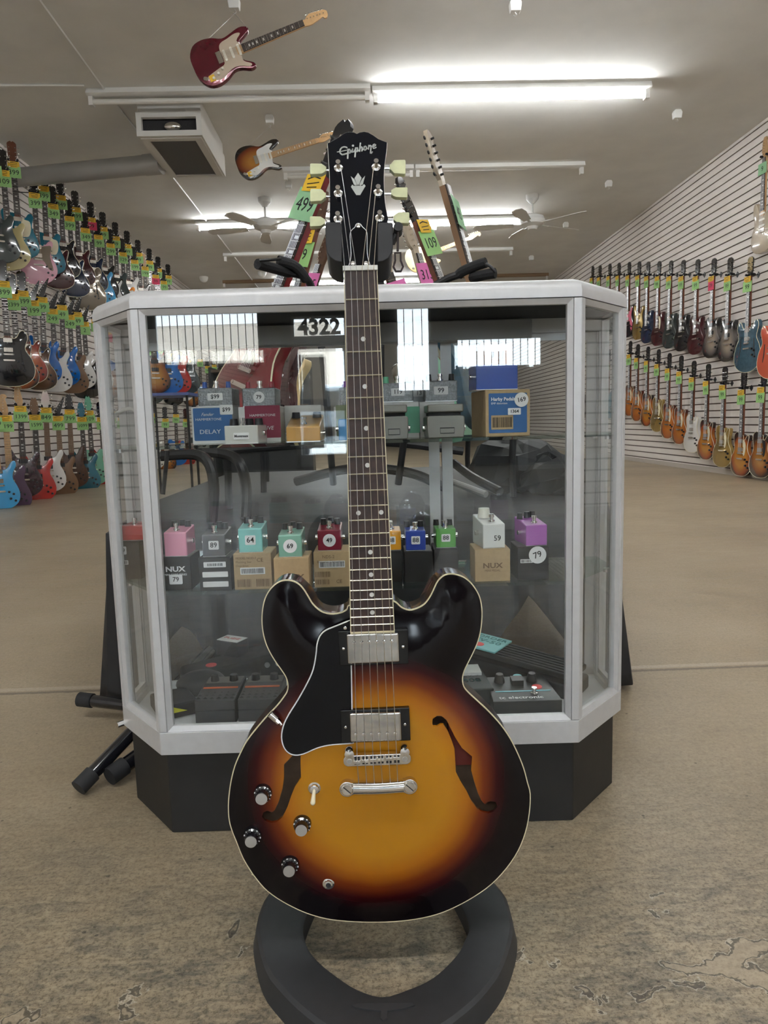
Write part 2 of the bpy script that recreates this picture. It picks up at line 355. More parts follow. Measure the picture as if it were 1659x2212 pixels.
def slatwall(name, x, sgn):
    prof = []; z = 0.0; pitch = .087; g = .015
    while z < ZC:
        z1 = min(z+pitch-g, ZC); prof += [(0, z), (0, z1)]
        if z1 < ZC: prof += [(.014, z1), (.014, min(z+pitch, ZC))]
        z += pitch
    prof += [(.1, ZC), (.1, 0)]
    m = MB(); poly = [(x+sgn*p[0], p[1]) for p in prof]
    m.prism(poly, YF, YB); o = m.build(name, SLAT, smooth=False); o.data.materials.append(GROOVE)
    for f in o.data.polygons:
        if len(f.vertices) == 4 and all(.005 < abs(o.data.vertices[i].co.x-x) < .05 for i in f.vertices): f.material_index = 1
    return struct(o)
slatwall('wall_left', XL, -1); slatwall('wall_right', XR, 1)
for nm, x, s in (('baseboard_left', XL, 1), ('baseboard_right', XR, -1)):
    struct(MB().bounds((x-.01*s, YF, 0), (x+.012*s, YB, .06)).build(nm, mat('baseboard_paint', (.55, .5, .45), .5)))
WALLP = mat('wall_paint', (.55, .52, .47), .8, 0, .04, 4)
struct(MB().bounds((XL-.1, YB, 0), (XR+.1, YB+.1, ZC)).build('wall_back', WALLP))
# shop front behind the camera
FW = mat('storefront_paint', (.03, .03, .032), .6)
front = MB()
holes = HOLES
xs = sorted({XL-.1, XR+.1, *[h[0] for h in holes], *[h[2] for h in holes]}); zs = sorted({0, ZC, *[h[1] for h in holes], *[h[3] for h in holes]})
for x0, x1 in zip(xs, xs[1:]):
    for z0, z1 in zip(zs, zs[1:]):
        cx, cz = (x0+x1)/2, (z0+z1)/2
        if not any(h[0] < cx < h[2] and h[1] < cz < h[3] for h in holes): front.bounds((x0, YF-.15, z0), (x1, YF, z1))
bmesh.ops.remove_doubles(front.bm, verts=front.bm.verts, dist=1e-4)
struct(front.build('wall_front', FW, smooth=False))
for i, h in enumerate(holes):
    if i == 1: continue
    w = MB(); fr = .04
    for a, b in (((h[0], h[1]), (h[0]+fr, h[3])), ((h[2]-fr, h[1]), (h[2], h[3])), ((h[0], h[1]), (h[2], h[1]+fr)), ((h[0], h[3]-fr), (h[2], h[3]))):
        w.bounds((a[0], YF-.1, a[1]), (b[0], YF-.05, b[1]))
    o = struct(w.build('window_%d' % (i+1), ALU_D, smooth=False))
    MB().bounds((h[0]+fr, YF-.08, h[1]+fr), (h[2]-fr, YF-.072, h[3]-fr)).build('pane', GLASS, o)
    if i != 2:
        g = MB(); n = int((h[2]-h[0])/.115)
        for k in range(1, n): x = h[0]+(h[2]-h[0])*k/n; g.cyl((x, YF-.12, h[1]), (x, YF-.12, h[3]), .007, 6)
        g.build('security_bars', BLACK_P, o)
d = MB()
for a, b in (((-1.5, .05), (-1.42, 2.02)), ((-.7, .05), (-.62, 2.02)), ((-1.5, .05), (-.62, .25)), ((-1.5, 1.94), (-.62, 2.02)), ((-1.5, .95), (-.62, 1.02))):
    d.bounds((a[0], YF-.1, a[1]), (b[0], YF-.05, b[1]))
dr = struct(d.build('door_1', ALU_D, smooth=False))
MB().bounds((-1.42, YF-.08, .25), (-.7, YF-.072, 1.94)).build('pane', GLASS, dr)
MB().cyl((-.78, YF-.02, .9), (-.78, YF-.02, 1.3), .012).build('door_handle', STEEL, dr)
num = text('street_number', '4322', .34, mat('grey_numerals', (.35, .36, .37), .6), dr, (-1.06, YF-.09, 2.27), (PI/2, 0, 0), .01, bold=.012)
sheets = [((-1.40, 1.15), (-1.0, 1.85), IVORY, 'white notice sheet taped high on the glass door'), ((-1.38, .35), (-1.05, .9), PAPER, 'white notice sheet taped low on the glass door')]
for a, b, m, lb in sheets: tag(MB().bounds((a[0], YF-.068, a[1]), (b[0], YF-.066, b[1])).build('notice', m), lb, 'notice')
PAVE = mat('pavement', (.5, .5, .48), .8, 0, .1, 3)
struct(MB().bounds((-15, -40, -.12), (15, YF-.2, -.02)).build('ground', PAVE))
c = empty('parked_car', (-1.2, -13.5, 0)); tag(c, 'pale parked car outside the glass door', 'car')
cp = [(-.9, .35), (-.92, .75), (-.8, .95), (-.62, 1.4), (-.5, 1.5), (.5, 1.5), (.62, 1.4), (.8, .95), (.92, .75), (.9, .35)]
cb = MB(); cb.prism(cp, -2.1, 2.1, top=None); cb.build('car_body', mat('car_paint', (.6, .66, .72), .2, .2, coat=1), c, bevel=.1)
for sx in (-1, 1):
    MB().ball((sx*.62, 2.1, .78), .14, (1, .4, .6)).build('headlight', GLASS, c)
    for sy in (-1, 1): MB().cyl((sx*.78, sy*1.35, .33), (sx*.95, sy*1.35, .33), .33, 20).build('wheel', BLACK_M, c)
MB().bounds((-.55, 1.9, 1.02), (.55, 2.115, 1.38)).build('windscreen', BLACK_G, c)
MB().bounds((-.45, 2.05, .5), (.45, 2.12, .68)).build('grille', BLACK_P, c)
bl = MB(); bl.bounds((-14, -32, 0), (-2.5, -28, 5)); tag(bl.build('building', mat('pale_render', (.7, .6, .5), .8)), 'pale building across the street outside the window', 'building')
# ceiling seam strips
def strip(n, pts, w=.012):
    m = MB()
    for a, b in zip(pts, pts[1:]): m.cyl(a, b, w, 6)
    return struct(m.build('trim_%d' % n, WHITE_M))
strip(1, [atZ(70, -20, ZC-.01), atZ(215, 180, ZC-.01), atZ(460, 495, ZC-.01), atZ(610, 690, ZC-.01)])
strip(2, [atZ(-30, 184, ZC-.01), atZ(182, 184, ZC-.01)])

# ------------------------------------------------------------------ fluorescent fixtures
TUBEM = mat('lit_tube', (1, 1, 1), .5, emit=(.96, .985, 1), estr=TUBE)
TUBEOFF = mat('unlit_tube', (.68, .66, .62), .35)
FIXM = mat('fixture_enamel', (.70, .69, .66), .45)
FIXB = mat('fixture_brown', (.30, .2, .12), .6)
def fixture(x0, x1, y, lit, label, m=None, z=ZC):
    r = empty('fluorescent_light', ((x0+x1)/2, y, z)); tag(r, label, 'light', 'ceiling fluorescent lights')
    L = (x1-x0)/2
    MB().prism([(-.045, 0), (-.065, -.05), (-.03, -.062), (.03, -.062), (.065, -.05), (.045, 0)], -L, L, M=Matrix.Rotation(PI/2, 4, 'Z')).build('housing', m or FIXM, r)
    for s in (-1, 1): MB().bounds((s*(L-.03)-.02, -.03, -.14), (s*(L-.03)+.02, .03, -.055)).build('socket', WHITE_M, r)
    if lit is not None: MB().cyl((-(L-.05), 0, -.105), (L-.05, 0, -.105), .024, 14).build('tube', TUBEM if lit else TUBEOFF, r)
    return r
rows = [(7.04, -2.456, .15, False, 'unlit white strip light, nearest to the camera, left of the lit tube'),
        (7.09, .17, 2.80, True, 'large lit tube nearest to the camera, near top of photo'),
        (9.15, -.9, .70, False, 'unlit strip light behind the guitar headstock'),
        (9.15, .72, 2.81, None, 'unlit white strip right of the black headstock'),
        (11.35, -2.477, .02, True, 'lit tube behind the left ceiling fan'),
        (11.4, .04, 2.57, True, 'lit tube ending at the right ceiling fan'),
        (13.42, -2.46, .1, None, 'unlit strip above the left hook of the rack'),
        (13.45, .12, 2.82, None, 'unlit strip behind the amber hanging guitar'),
        (15.85, -1.82, .3, True, 'farthest lit tube just above the counter, left part'),
        (15.85, .32, 1.4, True, 'farthest lit tube just above the counter, right part')]
for y, x0, x1, lit, lb in rows: fixture(x0, x1, y, lit, lb)
fixture(-2.95, -1.85, 15.85, None, 'brown empty strip light left of the farthest lit tube', FIXB)
fixture(1.42, 4.1, 15.85, None, 'brown empty strip light right of the farthest lit tube', FIXB)
for y in (4.7, .1, -4.5):
    for x0, x1 in ((-2.45, .1), (.15, 2.8)):
        if (y, x0) in ((4.7, -2.45),): continue
        fixture(x0, x1, y, True, 'lit tube above the counter, out of the frame' if y > 4 else ('left' if x0 < 0 else 'right')+(' lit tube right above the viewer' if y > 0 else ' lit tube near the shop front behind the viewer'))
# ------------------------------------------------------------------ ceiling things
def hookblock(px, py, lb, z=ZC):
    p = atZ(px, py, z); r = empty('ceiling_hook', p); tag(r, lb, 'hook', 'white ceiling hooks')
    MB().prism([(-.03, 0), (.03, 0), (.045, -.025), (.038, -.085), (-.038, -.085), (-.045, -.025)], -.03, .03).build('block', WHITE_P, r, bevel=.006)
    MB().tube([(0, 0, -.085), (.012, 0, -.10), (0, 0, -.115), (-.012, 0, -.105)], .004, 6).build('eye', STEEL, r)
    return r
hk = {}
for k, (px, py, lb) in enumerate([(505, -6, 'white ceiling hook holding the red hanging guitar'), (582, 249, 'white ceiling hook holding the sunburst hanging guitar'),
    (1113, 0, 'white ceiling hook at the top edge of the photo, right of centre'), (1463, 238, 'white ceiling hook right of the big lit tube'),
    (1315, 390, 'white ceiling hook between the right fan and the right wall'), (623, 392, 'white ceiling hook below the sunburst hanging guitar'),
    (1222, 480, 'white ceiling hook at the tip of the right fan blades'), (937, 486, 'white ceiling hook above the amber hanging guitar'), (1148, 552, 'small white ceiling hook farthest back on the right')]): hk[k] = hookblock(px, py, lb)
def fan(px, py, lb):
    p = atZ(px, py, ZC); r = empty('ceiling_fan', p, (0, 0, .45)); tag(r, lb, 'fan', 'white ceiling fans')
    MB().lathe([(.001, 0), (.09, 0), (.085, -.06), (.03, -.12), (.001, -.12)]).build('canopy', WHITE_P, r)
    MB().cyl((0, 0, -.1), (0, 0, -.26), .013).build('downrod', WHITE_M, r)
    MB().lathe([(.001, -.25), (.06, -.26), (.16, -.30), (.18, -.35), (.16, -.40), (.08, -.43), (.06, -.47), (.001, -.48)]).build('motor', WHITE_P, r)
    for k in range(5):
        M = Matrix.Rotation(2*PI*k/5, 4, 'Z') @ Matrix.Translation((0, 0, -.40)) @ Matrix.Rotation(.2, 4, 'X')
        MB(M).slab([(.26, -.05), (.62, -.085), (.80, -.07), (.84, 0), (.80, .07), (.62, .085), (.26, .05)], -.004, .004).build('blade', WHITE_M, r)
        MB(Matrix.Rotation(2*PI*k/5, 4, 'Z')).bounds((.12, -.018, -.40), (.30, .018, -.392)).build('blade_bracket', WHITE_P, r)
fan(571, 428, 'white five-blade ceiling fan left of the guitar headstock'); fan(1150, 421, 'white five-blade ceiling fan at the right end of the lit tube')
# swamp cooler vent box
v = empty('vent_box', (-1.775, 7.8, ZC)); tag(v, 'white ceiling vent box with dark slot and grille', 'vent')
m = MB(); m.bounds((-.30, -.55, -.12), (.30, .55, 0)); m.build('neck_box', WHITE_M, v, bevel=.004)
m = MB()
for a, b in (((-.31, -.58, -.34), (-.26, -.53, -.12)), ((.26, -.58, -.34), (.31, -.53, -.12)), ((-.2599, -.579, -.34), (.2599, -.53, -.29)), ((-.2599, -.579, -.17), (.2599, -.53, -.12)), ((-.31, -.5299, -.34), (-.29, .58, -.12)), ((.29, -.5299, -.34), (.31, .58, -.12)), ((-.2899, .56, -.34), (.2899, .58, -.12)), ((-.2899, -.5299, -.1401), (.2899, .5599, -.121))): m.bounds(a, b)
m.build('housing', WHITE_M, v)
m = MB()
for a, b in (((-.289, -.529, -.346), (-.22, .559, -.326)), ((.22, -.529, -.346), (.289, .559, -.326)), ((-.2199, -.529, -.3455), (.2199, -.46, -.326)), ((-.2199, .5, -.3455), (.2199, .559, -.326))): m.bounds(a, b)
m.build('grille_frame', WHITE_M, v)
MB().bounds((-.22, -.46, -.335), (.22, .5, -.325)).build('grille', mat('grille_grey', (.10, .10, .10), .6, 0, .2, 200), v)
MB().bounds((-.285, -.50, -.32), (.285, -.49, -.14)).build('slot_back', BLACK_M, v)
MB().ball((.02, -.515, -.235), .09, (1, .5, .5)).build('foil_lining', CHROME, v)
dc = empty('duct_pipe', atX(32, 384, XL+.02)); tag(dc, 'grey galvanised duct pipe running from the left wall to the vent', 'pipe')
p0 = atX(32, 384, XL+.02); p1 = atY(322, 356, 8.1); d_ = p1-p0
GALV = mat('galvanised', (.42, .41, .39), .42, .5, .06, 3)
MB().cyl((0, 0, 0), d_+Vector((0, 0, 0)), .10, 24).build('pipe', GALV, dc)
MB().cyl(d_*.97+Vector((0, 0, 0)), d_*1.09+Vector((0, 0, 0)), .106, 24).build('elbow', GALV, dc)
MB().cyl(d_*1.08+Vector((0, 0, 0)), Vector((-2.08, 8.12, 3.66))-p0, .10, 20, .06).build('tape_wrap', mat('silver_tape', (.5, .5, .5), .3, .7, .3, 30, .5), dc)
# dome cameras at the back
for px, py, lb in ((440, 606, 'small white dome camera low on the ceiling left of the rack hooks'), (566, 595, 'small dome camera above the left padded hook')):
    p = atZ(px, py-8, ZC); MBx = MB().lathe([(.001, 0), (.09, 0), (.09, -.03), (.07, -.08), (.03, -.11), (.001, -.115)])
    o = MBx.build('dome_camera', WHITE_P); o.location = p; tag(o, lb, 'camera')
# ================================================================== GUITAR MAKER (wall, ceiling and rack guitars)
def mirror(p): return p + [(-a, b) for a, b in reversed(p) if abs(a) > 1e-4]
OUT = {
 'lp': [(-.03, -.435), (-.07, -.425), (-.108, -.45), (-.118, -.50), (-.105, -.565), (-.112, -.62), (-.148, -.675), (-.166, -.745), (-.148, -.815), (-.08, -.86), (0, -.87), (.08, -.86), (.148, -.815), (.166, -.745), (.148, -.675), (.112, -.62), (.10, -.57), (.112, -.52), (.122, -.475), (.108, -.455), (.08, -.475), (.055, -.505), (.034, -.50), (.03, -.46)],
 'strat': [(-.03, -.49), (-.055, -.475), (-.08, -.425), (-.105, -.385), (-.13, -.395), (-.143, -.45), (-.125, -.53), (-.118, -.59), (-.148, -.66), (-.16, -.735), (-.142, -.805), (-.08, -.85), (0, -.855), (.08, -.845), (.145, -.795), (.162, -.72), (.142, -.645), (.113, -.585), (.118, -.53), (.145, -.47), (.137, -.43), (.11, -.435), (.078, -.485), (.05, -.505), (.03, -.50)],
 'es': mirror([(0, -.925), (-.10, -.91), (-.185, -.85), (-.207, -.76), (-.18, -.665), (-.142, -.605), (-.14, -.56), (-.16, -.505), (-.158, -.455), (-.13, -.425), (-.10, -.44), (-.075, -.485), (-.045, -.50), (-.028, -.485)]),
 'jag': [(-.03, -.47), (-.06, -.46), (-.09, -.41), (-.12, -.39), (-.142, -.42), (-.14, -.50), (-.118, -.57), (-.115, -.63), (-.145, -.70), (-.165, -.78), (-.14, -.85), (-.07, -.88), (.02, -.875), (.11, -.84), (.17, -.76), (.165, -.68), (.125, -.60), (.12, -.54), (.145, -.48), (.13, -.445), (.10, -.455), (.07, -.49), (.03, -.50)],
 'duo': [(-.03, -.46), (-.06, -.455), (-.09, -.43), (-.122, -.43), (-.14, -.47), (-.128, -.55), (-.122, -.60), (-.15, -.67), (-.17, -.75), (-.15, -.82), (-.08, -.865), (0, -.875), (.08, -.865), (.15, -.82), (.17, -.75), (.15, -.67), (.122, -.60), (.12, -.55), (.135, -.49), (.12, -.455), (.09, -.46), (.06, -.50), (.03, -.49)],
 'sg': [(-.03, -.50), (-.06, -.49), (-.095, -.42), (-.125, -.395), (-.14, -.44), (-.125, -.53), (-.12, -.59), (-.155, -.67), (-.165, -.75), (-.14, -.81), (-.07, -.85), (0, -.855), (.07, -.85), (.14, -.81), (.165, -.75), (.155, -.67), (.12, -.59), (.125, -.53), (.14, -.44), (.125, -.395), (.095, -.42), (.06, -.49), (.03, -.50)],
}
GUARD = {
 'strat': [(-.032, -.478), (-.065, -.495), (-.10, -.452), (-.112, -.49), (-.10, -.55), (-.088, -.61), (-.05, -.632), (.045, -.632), (.062, -.68), (.082, -.76), (.10, -.79), (.125, -.745), (.135, -.68), (.10, -.60), (.10, -.54), (.128, -.47), (.115, -.452), (.078, -.498), (.032, -.495)],
 'lp': [(.032, -.505), (.06, -.52), (.075, -.56), (.07, -.62), (.055, -.66), (.04, -.655), (.042, -.58), (.034, -.57)],
 'jag': [(-.03, -.49), (-.075, -.47), (-.09, -.52), (-.06, -.60), (-.04, -.64), (.04, -.64), (.09, -.72), (.135, -.73), (.11, -.60), (.125, -.50), (.08, -.50), (.03, -.51)],
 'duo': [(.03, -.50), (.06, -.515), (.10, -.53), (.105, -.60), (.085, -.66), (.05, -.67), (.03, -.66)],
}
HEAD = {
 'lp': [(-.021, 0), (-.024, .02), (-.036, .045), (-.04, .16), (-.032, .172), (-.012, .185), (0, .176), (.012, .185), (.032, .172), (.04, .16), (.036, .045), (.024, .02), (.021, 0)],
 'strat': [(-.021, 0), (-.021, .02), (-.036, .035), (-.046, .06), (-.036, .165), (-.02, .185), (.006, .185), (.022, .172), (.022, .155), (.008, .145), (.010, .13), (.026, .06), (.026, .03), (.021, 0)],
 'point': [(-.021, 0), (-.022, .03), (-.030, .05), (.066, .195), (.074, .192), (.050, .10), (.032, .045), (.021, 0)],
 'small': [(-.021, 0), (-.03, .02), (-.042, .05), (-.03, .13), (-.015, .165), (0, .15), (.015, .165), (.03, .13), (.042, .05), (.03, .02), (.021, 0)],
}
_parts = {}
def part(name, key, fn, m, parent, loc=(0, 0, 0)):
    if key not in _parts:
        mb = MB(); fn(mb); o = mb.build(name, None, None); _parts[key] = o.data; o.data.materials.append(None); bpy.data.objects.remove(o)
    o = bpy.data.objects.new(name, _parts[key]); COL.objects.link(o); o.parent = parent; o.location = loc
    o.material_slots[0].link = 'OBJECT'; o.material_slots[0].material = m
    return o
def body_fn(style):
    def f(mb):
        o = spline(OUT[style], 3); cx = sum(p[0] for p in o)/len(o); cz = sum(p[1] for p in o)/len(o)
        def ins(d):
            r = []
            n = len(o)
            for i in range(n):
                a, b = Vector(o[i-1]), Vector(o[(i+1) % n]); t = (b-a).normalized(); nn = Vector((t.y, -t.x)); r.append((o[i][0]-nn.x*d, o[i][1]-nn.y*d))
            return r
        area_ = sum(o[i][0]*o[(i+1) % len(o)][1]-o[(i+1) % len(o)][0]*o[i][1] for i in range(len(o)))
        sg = 1 if area_ > 0 else -1
        rings = [(ins(sg*.005), 0.0), (ins(sg*.0015), .0015), (o, .005), (o, .040), (ins(sg*.005), .045)]
        n = len(o); vs = [(p[0], y, p[1]) for r, y in rings for p in r]
        fs = [tuple(range(n)), tuple(reversed(range(4*n, 5*n)))]
        for k in range(4): fs += [(k*n+i, (k+1)*n+i, (k+1)*n+(i+1) % n, k*n+(i+1) % n) for i in range(n)]
        mb.add(vs, fs)
    return f
def guitar(name, style, head, finish, label, loc, rotz=0, lean=None, scale=1.13, neckm=None, boardm=None, headm=None, guard=None, pick='hum', bind=False, price=None, sale=True, tagm=None, group=None, pegm=None, markers=True, detail=False, cat='guitar'):
    r = empty(name, loc, (0, 0, rotz), scale)
    if lean is not None: r.rotation_euler = lean
    tag(r, label, cat, group)
    neckm = neckm or MAHOG; boardm = boardm or EBONY; headm = headm or BLACK_G; pegm = pegm or CHROME
    b = part('body', 'body_'+style, body_fn(style), finish, r)
    if bind: part('binding', 'bind_'+style, lambda mb: mb.tube([(p[0], .002, p[1]) for p in spline(OUT[style], 3)], .0028, 5, True), CREAM, b)
    if style == 'es':
        def fh(mb):
            for s in (-1, 1): mb.prism([(s*.095, -.60), (s*.105, -.60), (s*.112, -.68), (s*.125, -.76), (s*.118, -.77), (s*.10, -.70)], -.0012, 0)
        part('sound_hole', 'fh', fh, BLACK_M, b)
    el = -.49 if style in ('strat', 'sg', 'es') else -.47
    part('neck', 'neck', lambda mb: mb.prism([(-.0215, 0), (-.027, -.52), (.027, -.52), (.0215, 0)], -.004, .016), neckm, r)
    nb = part('fretboard', 'board', lambda mb: mb.prism([(-.021, 0), (-.0275, -.475), (.0275, -.475), (.021, 0)], -.009, -.004), boardm, r)
    def frets(mb):
        for k in range(1, 22):
            v = -.64*(1-2**(-k/12)); w = .021+.0065*(-v/.475)
            if v > -.472: mb.bounds((-w, -.0105, v-.0012), (w, -.009, v+.0012))
    part('fret_wires', 'frets', frets, NICKEL, nb)
    def dots(mb):
        for k in (3, 5, 7, 9, 12, 15, 17, 19):
            v = -.32*((1-2**(-k/12))+(1-2**(-(k-1)/12))); mb.bounds((-.009, -.0098, v-.005), (.009, -.0088, v+.005))
    if markers: part('inlay', 'dots', dots, PEARLW, nb)
    h = part('headstock', 'head_'+head, lambda mb: mb.prism(HEAD[head], .002, .016), headm, r)
    def pegs(mb):
        if head in ('lp', 'small'):
            for s in (-1, 1):
                for z in (.045, .085, .125):
                    mb.cyl((s*.026, .002, z), (s*.026, -.010, z), .004, 6); mb.cyl((s*.035, .012, z), (s*.05, .012, z), .0025, 5); mb.ball((s*.056, .012, z), .009, (1, .45, .8), 8, 5)
        else:
            for k in range(6):
                z = .035+k*.024; x = -.028+.0015*k if head == 'strat' else -.030+max(0, z-.05)*.66
                mb.cyl((x+.012, .002, z), (x+.012, -.010, z), .004, 6); mb.cyl((x-.01, .012, z), (x-.02, .012, z), .0025, 5); mb.ball((x-.026, .012, z), .0085, (1, .45, .8), 8, 5)
    if detail:
        for k in range(6):
            def peg(mb, k=k):
                if head in ('lp', 'small'):
                    s_ = -1 if k < 3 else 1; z = .045+.04*(k % 3)
                    mb.cyl((s_*.026, .002, z), (s_*.026, -.010, z), .004, 8); mb.cyl((s_*.026, .012, z), (s_*.05, .012, z), .0025, 6); mb.ball((s_*.056, .012, z), .009, (1, .45, .8), 10, 6)
                else:
                    z = .035+k*.024; x = -.028+.0015*k if head == 'strat' else -.030+max(0, z-.05)*.66
                    mb.cyl((x+.012, .002, z), (x+.012, -.010, z), .004, 8); mb.cyl((x+.012, .012, z), (x-.02, .012, z), .0025, 6); mb.ball((x-.026, .012, z), .0085, (1, .45, .8), 10, 6)
            part('tuning_peg', 'peg_%s%d' % (head, k), peg, pegm, h)
    else: part('tuning_pegs', 'pegs_'+head, pegs, pegm, h)
    if guard: part('pickguard', 'guard_'+style, lambda mb: mb.prism(spline(GUARD[style], 3), -.0025, 0), guard, r)
    if pick == 'hum':
        for v, k in ((-.515, 'n'), (-.60, 'b')):
            part('pickup', 'hum'+k, lambda mb: (mb.prism(rrect(-.036, v-.019, .036, v+.019, .004), -.010, 0)), NICKEL, r)
    elif pick == 'blk':
        for v, k in ((-.515, 'n'), (-.60, 'b')):
            part('pickup', 'blk'+k, lambda mb: (mb.prism(rrect(-.038, v-.02, .038, v+.02, .004), -.009, 0)), BLACK_P, r)
    else:
        for v, k in ((-.50, 'a'), (-.555, 'b'), (-.61, 'c')):
            part('pickup', 'sgl'+k, lambda mb: (mb.prism(rrect(-.04, v-.009, .04, v+.009, .008), -.0085, 0)), IVORYP, r)
    def bridge(mb):
        if pick == 'sgl': mb.prism(rrect(-.04, -.67, .04, -.635, .002), -.011, 0)
        else:
            mb.prism(rrect(-.042, -.647, .042, -.633, .006), -.014, -.006); mb.prism(rrect(-.046, -.70, .046, -.685, .007), -.014, -.004)
            for s in (-1, 1): mb.cyl((s*.037, 0, -.64), (s*.037, -.014, -.64), .006, 8); mb.cyl((s*.041, 0, -.692), (s*.041, -.015, -.692), .007, 8)
    part('bridge', 'bridge_'+('s' if pick == 'sgl' else 'h'), bridge, CHROME, r)
    kp = [(.075, -.70), (.11, -.72), (.085, -.76), (.122, -.78)] if pick != 'sgl' else [(.075, -.66), (.095, -.70), (.112, -.745)]
    for i, (x, z) in enumerate(kp): part('knob', 'knob', lambda mb: mb.lathe([(.011, 0), (.010, .008), (.0085, .014), (.001, .014)], (0, 0, 0), 'y', 12), BLACK_P if pick != 'sgl' else IVORYP, r, (x, 0, z))
    part('strings', 'strings', lambda mb: [mb.tube([((k-2.5)*.0068, -.0125, 0), ((k-2.5)*.0098, -.0155, -.64)], .0007, 3) for k in range(6)], STEEL, r)
    if price is not None or tagm:
        g = part('price_tag', 'tagg', lambda mb: mb.bounds((-.060, -.020, -.150), (.060, -.019, -.048)), tagm or GREENP, r)
        g.rotation_euler = (0, random.uniform(-.06, .06), random.uniform(-.1, .1))
        if sale:
            y = part('sale_tag', 'tagy', lambda mb: mb.bounds((-.05, -.023, -.058), (.05, -.022, -.004)), YELP, r)
            part('sale_writing', 'sw', lambda mb: mb.stroke([(-.035, -.02), (-.005, -.012), (.03, -.018)], .004, -.0236, -.023).stroke([(-.03, -.036), (.03, -.03)], .003, -.0236, -.023).stroke([(-.025, -.047), (.025, -.045)], .003, -.0236, -.023), INK, y)
        if price: text('price_writing', price, .062 if len(price) < 4 else .05, INK, g, (0, -.0206, -.102))
    return r
PEARLW = mat('pearl_inlay', (.75, .75, .72), .2)
IVORYP = mat('aged_white_plastic', (.80, .77, .68), .3)
F = dict(
 teal=mat('teal_finish', (.01, .16, .24), .15, coat=1), pinkf=mat('pink_finish', (.78, .42, .52), .15, coat=1), cream=mat('champagne_finish', (.52, .45, .22), .15, coat=1),
 slate=mat('slate_green_finish', (.035, .05, .05), .15, coat=1), black=BLACK_G, wine=mat('wine_finish', (.06, .006, .010), .12, coat=1), navy=mat('navy_finish', (.008, .02, .06), .12, coat=1),
 champ=mat('grey_champagne_finish', (.23, .19, .14), .15, .3, coat=1), sky=mat('sky_blue_finish', (.06, .36, .68), .15, coat=1), blue=mat('bright_blue_finish', (.0, .13, .50), .14, coat=1),
 white=mat('white_finish', (.78, .77, .74), .15, coat=1), natural=mat('natural_brown_finish', (.22, .12, .06), .4), walnut=mat('walnut_finish', (.10, .05, .03), .35, 0, .25, 40), red=mat('red_finish', (.50, .02, .015), .15, coat=1),
 purple=mat('purple_finish', (.07, .03, .075), .14, coat=1), plum=mat('dark_plum_finish', (.04, .015, .025), .2, 0, .3, 30, coat=1), mint=mat('mint_finish', (.25, .62, .43), .15, coat=1), orange=mat('orange_finish', (.75, .25, .03), .2, coat=1),
 coral=mat('coral_finish', (.70, .13, .07), .15, coat=1), steelb=mat('steel_blue_finish', (.045, .11, .16), .15, 0, .2, 30, coat=1), gold=mat('gold_finish', (.45, .30, .08), .22, .5, coat=1), sand=mat('sand_finish', (.5, .42, .32), .25, coat=1),
 pinkw=mat('shell_pink_finish', (.78, .55, .5), .15, coat=1), tan=mat('tan_finish', (.6, .4, .2), .3, coat=.5), cherry=mat('cherry_finish', (.19, .006, .012), .12, coat=1), butter=mat('butter_finish', (.85, .62, .28), .3, coat=.6),
 metred=mat('metallic_red_finish', (.13, .005, .018), .16, .35, .12, 12, coat=1),
 amber=burst('amber_burst', [(.25, (.55, .22, .02)), (.42, (.35, .07, .01)), (.52, (.02, .005, .003))]),
 orangeb=burst('orange_burst', [(.2, (.55, .18, .02)), (.42, (.38, .09, .01)), (.55, (.10, .015, .005))]),
 redb=burst('red_burst', [(.2, (.5, .12, .02)), (.42, (.35, .03, .01)), (.55, (.10, .01, .005))]),
 brownb=burst('brown_burst', [(.2, (.22, .10, .03)), (.42, (.10, .035, .01)), (.55, (.015, .006, .004))]),
 tobac=burst('tobacco_burst', [(.15, (.5, .22, .04)), (.36, (.26, .07, .01)), (.48, (.012, .006, .005))]),
 greyb=burst('grey_burst', [(.12, (.38, .31, .24)), (.34, (.14, .12, .11)), (.46, (.012, .012, .014))]),
 sunb=burst('three_tone_burst', [(.12, (.42, .18, .03)), (.32, (.2, .04, .01)), (.42, (.008, .006, .006))], rx=.17, rv=.24))
# ------------------------------------------------------------------ LEFT WALL
LX = XL+.2; LR = math.radians(31)
def hanger(loc, rotz, label, wall, group, scale=1.13):
    r = empty('wall_hook', loc, (0, 0, rotz), scale); tag(r, label, 'hook', group)
    def yoke(mb):
        for s in (-1, 1): mb.tube([(s*.010, .035, .012), (s*.034, .030, .012), (s*.038, .012, .014), (s*.038, -.018, .018)], .0105, 8)
    part('padded_yoke', 'yoke', yoke, FOAM, r)
    a = Matrix.Rotation(-rotz, 3, 'Z') @ Vector((-1 if wall == 'l' else 1, 0, 0)); D = (.2 if wall == 'l' else .10)/scale
    def arm(mb):
        st = Vector((0, .034, .012)); e = a*D; e.z = .012
        mb.cyl(st, e, .0045, 6); n = a; mb.cyl(e-n*.006, e, .03, 4)
    part('arm', 'arm_'+wall, arm, BLACK_P, r)
    return r
def trim(s, n=16): return ' '.join(s.split()[:n]).rstrip(',')
def zz(px, py): return px/3.95, py/3.95
